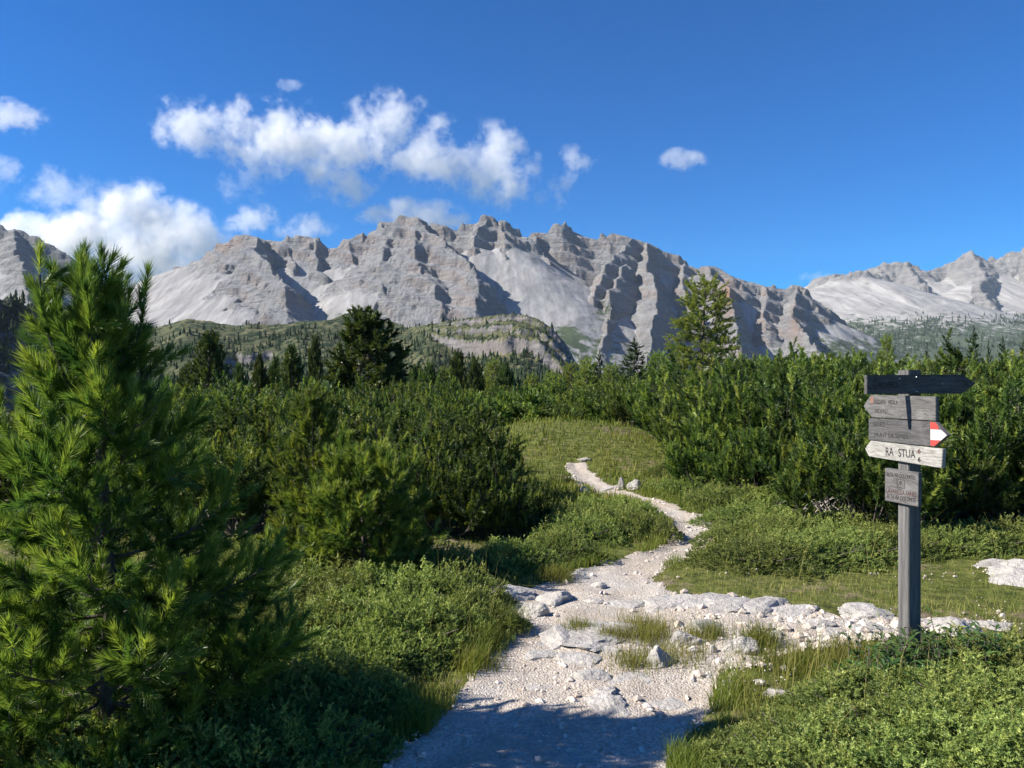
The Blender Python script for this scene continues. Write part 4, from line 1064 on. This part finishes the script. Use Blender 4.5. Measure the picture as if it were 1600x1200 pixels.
# ------------------------------------------------------------------ grass
def grass(name, n, sampler, seed, label, hmin=0.04, hmax=0.12, wid=0.0035, dry=0.5):
    rg = np.random.default_rng(seed)
    x, y, sc = sampler(rg, n); n = len(x); z = ground_z(x, y) - 0.004
    h = rg.uniform(hmin, hmax, n) * sc; a = rg.random(n) * 6.28; ln = rg.uniform(0.15, 0.75, n) * h
    w = wid * (0.7 + 0.6 * rg.random(n)) * np.maximum(1, y / 5.5); ta = a + pi / 2 + rg.normal(0, 0.6, n)
    bx = np.stack([np.cos(ta), np.sin(ta), 0 * a], -1) * w[:, None] / 2
    b = np.stack([x, y, z], -1); o = np.stack([np.cos(a), np.sin(a), 0 * a], -1)
    mid = b + o * (ln * 0.35)[:, None]; mid[:, 2] += h * 0.62
    tip = b + o * ln[:, None]; tip[:, 2] += h
    V = np.stack([b - bx, b + bx, mid + bx * 0.7, mid - bx * 0.7, tip], 1).reshape(-1, 3)
    i = np.arange(n)[:, None] * 5
    T = np.concatenate([i + np.array([[0, 1, 2]]), i + np.array([[0, 2, 3]]), i + np.array([[3, 2, 4]])])
    tn = np.clip(rg.normal(dry, 0.2, n) + 0.5 * fbm(x * 0.9, y * 0.9, 3, 71), 0, 1)
    return link(name, np_mesh(name, V, T, m_grass, {'tint': np.repeat(tn, 5)}), kind='stuff', label=label)
def turf_sampler(y0, y1, x_lo, x_hi, clear=0.02, clump=0.0, seedn=3):
    def f(rg, n):
        y = 1 / rg.uniform(1 / y1, 1 / y0, n); x = rg.uniform(x_lo, x_hi, n) * y
        pd = path_dist(x, y) + 0.10 * fbm(x * 4, y * 4, 3, 55)
        cl = fbm(x * 2.3, y * 2.3, 4, seedn) + 0.25 * rg.normal(0, 1, n)
        m = (pd > clear) & (cl > clump)
        # keep the stony side path mostly clear
        pxx = CX + F * x / y; pyy = HOR + EYE * F / y
        st = (pxx > 1030) & (pxx < 1560) & (pyy > np.interp(pxx, [1030, 1200, 1400, 1560], [930, 944, 972, 974])) & (pyy < np.interp(pxx, [1030, 1100, 1200, 1300, 1400, 1560], [985, 985, 1030, 1010, 996, 990]))
        m &= ~(st & (rg.random(n) < 0.93))
        return x[m], y[m], np.clip(0.7 + 0.9 * cl[m], 0.4, 1.5)
    return f
TZ = 0.72
grass('grass', 70000, turf_sampler(2.7, 9.5, -TZ, TZ, 0.03, -0.25), 40, 'short yellowish green turf beside the path', 0.03, 0.085, 0.0036, 0.55)
grass('grass', 42000, turf_sampler(9.0, 24, -0.35, 0.45, 0.05, -0.4), 41, 'grassy mound and verge around the far path', 0.06, 0.16, 0.006, 0.33)
def verge_sampler(rg, n):
    y = 1 / rg.uniform(1 / 13.0, 1 / 2.8, n); side = rg.random(n) < 0.5
    l, r = np.interp(y, PATH[:, 2], PATH[:, 0]), np.interp(y, PATH[:, 2], PATH[:, 1])
    off = np.abs(rg.normal(0, 0.10, n)) + 0.0
    x = np.where(side, l - off, r + off)
    cl = fbm(x * 2.0, y * 2.0, 3, 91)
    pyy = HOR + EYE * F / y
    m = (cl > -0.02) & ~((~side) & (pyy > 900) & (pyy < 1060)) & ~(side & (pyy > 895) & (pyy < 960))
    return x[m], y[m], 0.8 + 1.3 * np.clip(cl[m], 0, 1)
grass('grass', 12000, verge_sampler, 42, 'taller grass hanging over the edges of the path', 0.05, 0.13, 0.0036, 0.42)
def tuft_sampler(spots):
    def f(rg, n):
        xs, ys, ss = [], [], []
        for px, py, r, s in spots:
            b = ground_at(px, py); m = n // len(spots)
            xs.append(b[0] + rg.normal(0, r, m)); ys.append(b[1] + rg.normal(0, r, m)); ss.append(np.full(m, s))
        return np.concatenate(xs), np.concatenate(ys), np.concatenate(ss)
    return f
grass('grass', 9000, tuft_sampler([(795, 985, 0.06, 1.3), (765, 1010, 0.06, 1.0), (745, 1040, 0.07, 0.8), (1010, 985, 0.10, 0.8), (1060, 1030, 0.12, 0.8), (1190, 1010, 0.06, 1.1), (1230, 1040, 0.12, 0.9), (1280, 1050, 0.12, 0.9), (1010, 1000, 0.08, 0.8), (960, 1000, 0.05, 0.7), (905, 985, 0.05, 0.6), (760, 890, 0.06, 1.5), (870, 905, 0.07, 1.0), (1100, 1000, 0.06, 0.9), (990, 1040, 0.08, 0.7), (1330, 1030, 0.1, 1.0)]), 43, 'tufts of grass between the rocks', 0.06, 0.16, 0.0032, 0.5)

# ------------------------------------------------------------------ dead branches, leafy willow herb by the post
rg = np.random.default_rng(77)
db = ground_at(1282, 812); root = link('dead_branches', None, None, tuple(db), 'heap of bleached dead branches lying before the right thicket', 'branches')
for k in range(30):
    q = rg.uniform(0, 6.28); o = np.array([cos(q), sin(q), 0])
    path_ = curve_branch(rg.normal(0, 0.12, 3) * np.array([2.6, 0.8, 0]) + np.array([0, 0, 0.03]), o, rg.uniform(0.3, 0.7), rg.uniform(0.1, 0.9), rg.uniform(0.1, 0.9), 6, 0.08, rg)
    V, Q = tubes([(path_, np.linspace(0.010, 0.003, 6))], 5)
    link('branch', np_mesh('branch', V, Q, m_dead, smooth_shade=True), root)
def leafy(px, py, n, label, spread=0.16, hh=0.26):
    b = ground_at(px, py); root = link('leafy_shrub', None, None, tuple(b), label, 'shrub', 'leafy shrubs round the foot of the signpost')
    wood, Vs, tn = [], [], []
    for k in range(n):
        q = rg.uniform(0, 6.28); o = np.array([cos(q), sin(q), 0])
        st = curve_branch(np.array([rg.normal(0, spread), rg.normal(0, spread * 0.7), 0]), o, hh * rg.uniform(0.6, 1.15), 1.1, 1.4, 6, 0.04, rg)
        wood.append((st, np.linspace(0.004, 0.0015, 6)))
        for u in np.linspace(0.2, 1, 9):
            i = min(int(u * 5), 4); c = st[i] + (st[i + 1] - st[i]) * (u * 5 - i); a = rg.uniform(0, 6.28); e = rg.uniform(0.0, 0.8)
            d = np.array([cos(a) * cos(e), sin(a) * cos(e), sin(e)]); s = np.cross(d, [0, 0, 1]); s /= np.linalg.norm(s); up = np.cross(s, d)
            L, W = rg.uniform(0.045, 0.075), rg.uniform(0.009, 0.014)
            m_ = c + d * L * 0.5
            Vs.append(np.array([c, m_ - s * W + up * 0.003, c + d * L - up * 0.005, m_ + s * W + up * 0.003])); tn.append(np.clip(rg.normal(0.45, 0.2), 0, 1))
    V = np.concatenate(Vs); i = np.arange(len(Vs))[:, None] * 4
    T = np.concatenate([i + np.array([[0, 1, 2]]), i + np.array([[0, 2, 3]])])
    link('leaves', np_mesh('leaves', V, T, m_leaf, {'tint': np.repeat(tn, 4)}), root)
    V, Q = tubes(wood, 4); link('stems', np_mesh('stems', V, Q, m_bark, smooth_shade=True), root, kind='stuff')
leafy(1440, 1062, 46, 'leafy willow shrub growing against the foot of the signpost', 0.13, 0.24)
leafy(1390, 1085, 36, 'leafy willow shrub left of the foot of the signpost', 0.12, 0.22)
leafy(1520, 1060, 46, 'leafy willow shrub right of the foot of the signpost', 0.15, 0.26)

def stalk_sampler(rg, n):
    xs, ys = [], []
    for px, py, r, m in [(700, 905, 0.22, 60), (640, 925, 0.25, 30), (790, 990, 0.15, 40), (1300, 1110, 0.3, 30), (1380, 1150, 0.35, 35), (1500, 1110, 0.35, 35), (1250, 870, 0.6, 60), (1350, 850, 0.6, 50), (950, 850, 0.5, 40), (560, 1010, 0.4, 40), (1180, 1060, 0.25, 40)]:
        b = ground_at(px, py); xs.append(b[0] + rg.normal(0, r, m)); ys.append(b[1] + rg.normal(0, r, m))
    x, y = np.concatenate(xs), np.concatenate(ys); m = path_dist(x, y) > 0.05
    return x[m], y[m], np.ones(m.sum())
grass('grass', 0, stalk_sampler, 44, 'tall dry grass stalks standing above the low shrubs', 0.22, 0.46, 0.0028, 0.95)
# ------------------------------------------------------------------ trees of the middle distance
r3 = np.random.default_rng(33)
T_big = [shoot_template(40, 0.42, 0.22, 0.065, 1.0, 0.4, r3) for _ in range(5)]
T_larch = [shoot_template(48, 0.36, 0.14, 0.036, 1.2, 0.6, r3) for _ in range(5)]
def proto(kind, seed):
    rg = np.random.default_rng(seed)
    if kind == 'stone':      # dense, round shouldered
        R = lambda h: float(np.interp(h, [0, 0.12, 0.35, 0.7, 0.9, 1], [0.9, 1.35, 1.45, 1.05, 0.62, 0.22]))
        f, w = build_pine(5.0, R, 92, rg, T_big, spacing=0.25, twig=0.55, h0=0.06, e_low=-0.05, e_high=1.0, trunk_r=0.13, leaders=2, tint_mu=0.4, twig_gap=0.30, tip_up=0.9, shoot_scale=0.85)
        return plant('stone_pine', f, w, m_stone, m_bark, 'stone pine', 'pine tree')
    if kind == 'larch':
        R = lambda h: float(np.interp(h, [0, 0.1, 0.25, 0.6, 0.85, 1], [0.5, 1.15, 1.40, 1.20, 0.75, 0.12]))
        f, w = build_pine(6.0, R, 96, rg, T_larch, spacing=0.17, twig=0.6, h0=0.08, e_low=-0.1, e_high=0.6, trunk_r=0.11, leaders=1, tint_mu=0.5, twig_gap=0.24, tip_up=0.15, shoot_scale=0.85)
        return plant('larch', f, w, m_larch, m_bark, 'larch', 'larch tree')
    R = lambda h: float(np.interp(h, [0, 0.08, 0.3, 0.7, 1], [0.8, 1.15, 0.98, 0.48, 0.06]))
    f, w = build_pine(5.0, R, 66, rg, T_big, spacing=0.24, twig=0.42, h0=0.04, e_low=-0.35, e_high=0.35, trunk_r=0.10, leaders=1, tint_mu=0.4, twig_gap=0.30, tip_up=0.25, shoot_scale=0.7)
    return plant('spruce', f, w, m_spruce, m_bark, 'spruce', 'spruce tree')
STONE = [proto('stone', 501), proto('stone', 502)]; LARCH = [proto('larch', 511), proto('larch', 512)]; SPRUCE = [proto('spruce', 521)]
NAT = {'stone': (5.0, 2.9, STONE), 'larch': (6.0, 2.8, LARCH), 'spruce': (5.0, 2.3, SPRUCE)}
def tree(kind, px, top, d, wpx, label, group=None, var=0, base=None):
    H0, W0, src = NAT[kind]; x = (px - CX) / F * d; z = float(ground_z(x, d)) - 0.1
    if base is not None: z = EYE + (HOR - base) / F * d
    h = EYE + (HOR - top) / F * d - z; s = wpx / F * d / W0
    o = place(src[var % len(src)], x, d, s, r3.random() * 6.28, label, group, sz=h / (H0 * 1.04))
    o.location.z = z
    return o
tree('stone', 576, 496, 40, 122, 'large dark rounded stone pine standing out before the valley', var=0)
tree('stone', 326, 530, 46, 60, 'dark stone pine just right of the tall foreground pine', var=0)
tree('stone', 455, 552, 52, 48, 'middle sized stone pine left of the large rounded one', var=1)
tree('stone', 492, 540, 55, 32, 'narrow pointed stone pine close to the left of the large one', var=1)
tree('stone', 405, 566, 58, 34, 'small pale stone pine between the two dark ones', var=1)
tree('larch', 1098, 432, 32, 98, 'tall feathery larch towering over the right thicket', var=0)
tree('spruce', 990, 530, 46, 56, 'pointed dark spruce left of the tall larch', var=0)
tree('larch', 1030, 548, 48, 46, 'light green larch between the spruce and the tall larch', var=1)
tree('spruce', 1522, 514, 52, 36, 'slim dark spruce on the right skyline above the signpost', var=0)
tree('spruce', 1566, 530, 55, 34, 'second dark spruce on the right skyline, nearer the edge', var=0)
tree('spruce', 1598, 536, 55, 32, 'dark spruce on the skyline cut by the right edge', var=0)
tree('spruce', 1448, 540, 58, 16, 'tiny dark spruce on the skyline left of the top board tip', var=0)
tree('spruce', 1545, 536, 60, 16, 'thin small spruce between the two dark skyline spruces', var=0)
tree('larch', 1385, 522, 44, 26, 'thin half bare larch on the skyline left of the sign', var=1)
GT = 'conifers in the hollow beyond the dwarf pines'
for px, top, kind, w in [(918, 558, 'larch', 44), (893, 566, 'larch', 40), (862, 580, 'larch', 34), (832, 584, 'larch', 34), (790, 578, 'stone', 36), (770, 560, 'larch', 42), (742, 572, 'stone', 36), (716, 560, 'stone', 40), (694, 572, 'larch', 32), (672, 578, 'stone', 34), (648, 580, 'stone', 36), (954, 566, 'larch', 36), (936, 548, 'spruce', 26), (430, 570, 'stone', 30), (375, 580, 'stone', 30), (535, 580, 'stone', 32), (625, 585, 'stone', 30), (1062, 566, 'larch', 36), (1160, 560, 'larch', 28), (350, 585, 'larch', 28), (810, 586, 'spruce', 24), (880, 586, 'spruce', 24), (290, 580, 'stone', 34)]:
    tree(kind, px, top, 60 + r3.uniform(-2, 14), w * 1.05, {'larch': 'pale green larch in the hollow beyond the dwarf pines', 'stone': 'small dark stone pine in the hollow beyond the dwarf pines', 'spruce': 'small pointed spruce in the hollow beyond the dwarf pines'}[kind], GT, r3.integers(0, 2))

# ------------------------------------------------------------------ distant conifers on the slopes
def far_tree_mesh(rg):
    """small ragged conifer of unit height"""
    Vs, Ts, o = [], [], 0
    for k in range(4):
        z0 = 0.08 + 0.20 * k; z1 = min(1.0, z0 + 0.42); r = 0.21 * (1 - 0.2 * k) * rg.uniform(0.85, 1.1); n = 7
        a = np.arange(n) * 2 * pi / n + rg.random(); rr_ = r * rg.uniform(0.65, 1.25, n)
        ring = np.stack([rr_ * np.cos(a), rr_ * np.sin(a), z0 + rg.normal(0, 0.03, n)], -1)
        Vs.append(np.concatenate([ring, [[rg.normal(0, 0.012), rg.normal(0, 0.012), z1]]])); i = np.arange(n)
        Ts.append(np.stack([i, (i + 1) % n, np.full(n, n)], -1) + o); o += n + 1
    return np.concatenate(Vs), np.concatenate(Ts)
def mat_far():
    t = NT('distant_conifer_green'); oi = t.n('ShaderNodeObjectInfo').outputs['Random']; n = t.noise(0.05, 3, 0.6, t.pos())
    return t.finish(t.mix(t.maprange(n, 0.35, 0.65), (0.018, 0.032, 0.014), (0.040, 0.058, 0.024)), 0.9, 0.1)
m_fartree = mat_far()
FT = [far_tree_mesh(r3) for _ in range(5)]
FTM = [np_mesh('conifer', V, T, m_fartree) for V, T in FT]
def sample_grid(G, n, rg, dens):
    PX, D, X, Y, Z, sl = G
    iu = rg.random(n * 6) * (PX.shape[0] - 1.01); iv = rg.random(n * 6) * (PX.shape[1] - 1.01)
    i, j = iu.astype(int), iv.astype(int)
    x, y, z, px, s = X[i, j], Y[i, j], Z[i, j], PX[i, j], sl[i, j]
    py = HOR - (z - EYE) / y * F
    m = rg.random(len(x)) < dens(px, py, x, y, z, s)
    return x[m][:n], y[m][:n], z[m][:n]
def d_shelf(px, py, x, y, z, s):
    c = fbm(x / 60, y / 60, 3, 5)
    v = smooth(-0.25, 0.35, c + 0.5 * smooth(505, 545, py) - 0.2) * smooth(496, 525, py + 12 * (px > 640)) * (s < 0.8) * (py < 598) * (px > 230)
    return np.clip(v, 0, 1)
sx, sy, sz_ = sample_grid(SHELFG, 1500, r3, d_shelf)
order = np.argsort(sy)
hts = 4.5 + 6.5 * r3.random(len(sx)) ** 1.5
keep = []
for q in order:
    keep.append(q)
vis = [q for q in keep if HOR - (sz_[q] + hts[q] - EYE) / sy[q] * F < 590]
solo = vis[:260]
for q in solo:
    o = link('conifer', FTM[int(r3.integers(0, 5))], None, (sx[q], sy[q], sz_[q] - 0.5), 'small distant conifer on the grassy shelf below the mountains', 'conifer', 'distant conifers on the grassy shelf')
    o.scale = (hts[q] * 1.15, hts[q] * 1.15, hts[q]); o.rotation_euler = (0, 0, r3.random() * 6.28)
def forest(name, x, y, z, h, label):
    Vs, Ts, o = [], [], 0
    wh = r3.integers(0, 5, len(x)); a = r3.random(len(x)) * 6.28
    for k, (V, T) in enumerate(FT):
        i = np.nonzero(wh == k)[0]
        c, s = np.cos(a[i])[:, None], np.sin(a[i])[:, None]
        Pv = np.stack([V[None, :, 0] * c - V[None, :, 1] * s, V[None, :, 0] * s + V[None, :, 1] * c, np.repeat(V[None, :, 2], len(i), 0)], -1) * h[i][:, None, None]
        Pv[..., :2] *= 1.15
        Pv += np.stack([x[i], y[i], z[i] - 0.5], -1)[:, None, :]
        Vs.append(Pv.reshape(-1, 3)); Ts.append((T[None] + (np.arange(len(i)) * len(V))[:, None, None]).reshape(-1, 3) + o); o += Pv.shape[0] * Pv.shape[1]
    return link(name, np_mesh(name, np.concatenate(Vs), np.concatenate(Ts), m_fartree), kind='stuff', label=label)
rest = np.array([q for q in keep if q not in set(solo)])
forest('forest', sx[rest], sy[rest], sz_[rest], hts[rest], 'scattered conifer wood on the farther part of the grassy shelf')
x, y, z = sample_grid(WOODG, 1100, r3, lambda px, py, x, y, z, s: 0.5 * (py < 640))
forest('forest', x, y, z, r3.uniform(8, 15, len(x)), 'dark conifer wood on the shaded shoulder at the left')
def d_far(px, py, x, y, z, s): return np.clip(smooth(488, 520, py + 14 * fbm(x / 300, y / 300, 3, 9)) * smooth(-0.3, 0.1, fbm(x / 350, y / 350, 3, 4)) * (py < 585) * (px > 1260) * (px < 1680), 0, 1)
x, y, z = sample_grid(FARG, 3500, r3, d_far)
forest('forest', x, y, z, r3.uniform(14, 24, len(x)), 'blue green conifer forest at the foot of the far range')
# nearer belt of wood across the hollow
n = 1500; d = r3.uniform(150, 560, n); px = r3.uniform(150, 1750, n); x = (px - CX) / F * d
forest('forest', x, d, ground_z(x, d), r3.uniform(6, 12, n) + smooth(150, 560, d) * 22, 'conifer wood filling the hollow beyond the scrub')
# ------------------------------------------------------------------ clouds
def make_cloud(blobs, d, density, nscale, label, seed, thr=0.0, thick=0.5):
    """blobs: (px, py, half-width px, half-height px); one closed body of cloud d metres off"""
    k = d / F
    cs = [P(b[0], b[1], d) for b in blobs]; rs = [(1.35 * b[2] * k, 1.35 * max(b[2], b[3]) * k * thick, 1.35 * b[3] * k) for b in blobs]
    lo = np.min([c - np.array(r) for c, r in zip(cs, rs)], 0); hi = np.max([c + np.array(r) for c, r in zip(cs, rs)], 0)
    ctr = (lo + hi) / 2
    t = NT('cloud_vapour'); t.t.nodes.remove(t.b)
    co = t.objco()
    wn_ = t.n('ShaderNodeTexNoise', ins={'Vector': co, 'Scale': nscale * 0.55 / k / 100, 'Detail': 3.0})
    off = t.n('ShaderNodeVectorMath', operation='MULTIPLY_ADD', ins={0: wn_.outputs['Color'], 1: (38 * k,) * 3, 2: co}).outputs[0]
    fld = None
    for c, r in zip(cs, rs):
        v = t.n('ShaderNodeVectorMath', operation='SUBTRACT', ins={0: off, 1: tuple(c - ctr + 19 * k)}).outputs[0]
        v = t.n('ShaderNodeVectorMath', operation='DIVIDE', ins={0: v, 1: r}).outputs[0]
        ln = t.n('ShaderNodeVectorMath', operation='LENGTH', ins={0: v}).outputs['Value']
        f = t.math('SUBTRACT', 1.0, ln)
        fld = f if fld is None else t.math('MAXIMUM', fld, f)
    nz = t.noise(nscale / k / 70, 8, 0.66, t.n('ShaderNodeVectorMath', operation='ADD', ins={0: co, 1: (seed * 977.0, 0, 0)}).outputs[0])
    nz2 = t.noise(nscale * 3.5 / k / 70, 6, 0.7, co)
    nz = t.math('ADD', nz, t.math('MULTIPLY', t.math('SUBTRACT', nz2, 0.5), 0.35))
    f = t.math('ADD', t.math('MULTIPLY_ADD', fld, 1.3, -0.42), t.math('MULTIPLY', t.math('SUBTRACT', nz, 0.5 + thr), 4.6))
    dens = t.math('MULTIPLY', t.maprange(f, 0.0, 0.7), density * 1.25)
    dens = t.math('MULTIPLY', dens, t.maprange(fld, 0.0, 0.25))
    t.m.cycles.volume_step_rate = 0.5
    pv = t.n('ShaderNodeVolumePrincipled'); t.set(pv, 'Density', dens); t.set(pv, 'Color', (1, 1, 1)); t.set(pv, 'Anisotropy', 0.2)
    t.t.links.new(pv.outputs[0], t.out.inputs['Volume'])
    # body: hull of the blobs as an ellipsoid-like closed mesh
    import bmesh
    bm = bmesh.new()
    allv = []
    for c, r in zip(cs, rs):
        g = bmesh.ops.create_icosphere(bm, subdivisions=2, radius=1.12)
        for v in g['verts']:
            v.co = Vector((v.co.x * r[0], v.co.y * r[1], v.co.z * r[2])) + Vector(c - ctr)
    h = bmesh.ops.convex_hull(bm, input=list(bm.verts))
    bmesh.ops.delete(bm, geom=[e for e in set(h['geom_interior'] + h['geom_unused']) if isinstance(e, bmesh.types.BMVert)], context='VERTS')
    me = bpy.data.meshes.new('cloud'); bm.to_mesh(me); bm.free(); me.materials.append(t.m)
    return link('cloud', me, None, ctr, label, 'cloud', 'white clouds in the blue sky')
CD = 9000.0
make_cloud([(300,195,55,45),(370,205,60,45),(440,215,75,55),(520,240,70,60),(540,280,45,35),(600,210,65,60),(625,175,40,35),(665,230,60,50),(700,250,50,45),(770,260,62,62),(740,300,35,20)], CD, 0.0032, 1.6, 'largest white cloud, a long ragged bank above the central peaks', 1, -0.015)
make_cloud([(900,248,36,20),(880,290,22,32),(850,310,18,14)], CD, 0.0022, 2.2, 'small ragged cloud just off the right end of the long bank', 2, 0.02)
make_cloud([(1066,251,33,15)], CD, 0.0026, 2.2, 'lone small puffy cloud in the open blue above the larch', 3, -0.06)
make_cloud([(452,134,20,9)], CD, 0.002, 3.0, 'tiny faint cloud, the highest of all, above the long bank', 4, -0.04)
make_cloud([(25,182,45,22)], CD, 0.0026, 2.2, 'short cloud at the frame edge high above the rounded mountain', 5, -0.04)
make_cloud([(0,272,28,32),(90,300,50,40),(150,320,45,35),(120,345,45,30)], CD, 0.0018, 2.0, 'thin broken cloud above the bright heap behind the pine top', 6, 0.0)
make_cloud([(40,362,60,26),(130,380,85,40),(215,345,70,55),(270,375,75,55),(235,415,95,55),(330,385,42,22)], CD, 0.0042, 1.5, 'bright heaped cloud behind the pine top, resting on the ridge', 7, -0.07)
make_cloud([(395,345,40,22),(478,356,40,22)], CD, 0.0026, 2.2, 'low wispy cloud between the pyramid peak and the saddle', 8, -0.02)
make_cloud([(590,335,30,14),(655,338,62,26),(705,345,30,14)], CD, 0.0036, 2.0, 'low white cloud rising from behind the highest summit', 9, -0.05)
make_cloud([(375,290,36,24)], CD, 0.0012, 2.6, 'faint torn wisp under the left end of the long bank', 10, 0.0)
make_cloud([(1285,440,36,12),(1270,466,22,8)], 14000.0, 0.0010, 2.6, 'grey low cloud in the notch before the far range', 11, -0.03)
# ------------------------------------------------------------------ haze: the valley air round the camera and everything on the ground
def make_haze():
    x0, x1, y0, y1, z0, z1 = -8200.0, 8200.0, -3000.0, 7600.0, -60.0, 1300.0
    V = np.array([(x, y, z) for x in (x0, x1) for y in (y0, y1) for z in (z0, z1)])
    Q = np.array([(0, 1, 3, 2), (4, 6, 7, 5), (0, 4, 5, 1), (2, 3, 7, 6), (0, 2, 6, 4), (1, 5, 7, 3)])
    t = NT('mountain_air'); t.t.nodes.remove(t.b)
    pv = t.n('ShaderNodeVolumePrincipled'); t.set(pv, 'Density', 0.000022); t.set(pv, 'Color', (0.72, 0.86, 1.0))
    t.t.links.new(pv.outputs[0], t.out.inputs['Volume'])
    link('haze', np_mesh('haze', V, Q, t.m), kind='stuff')
make_haze()
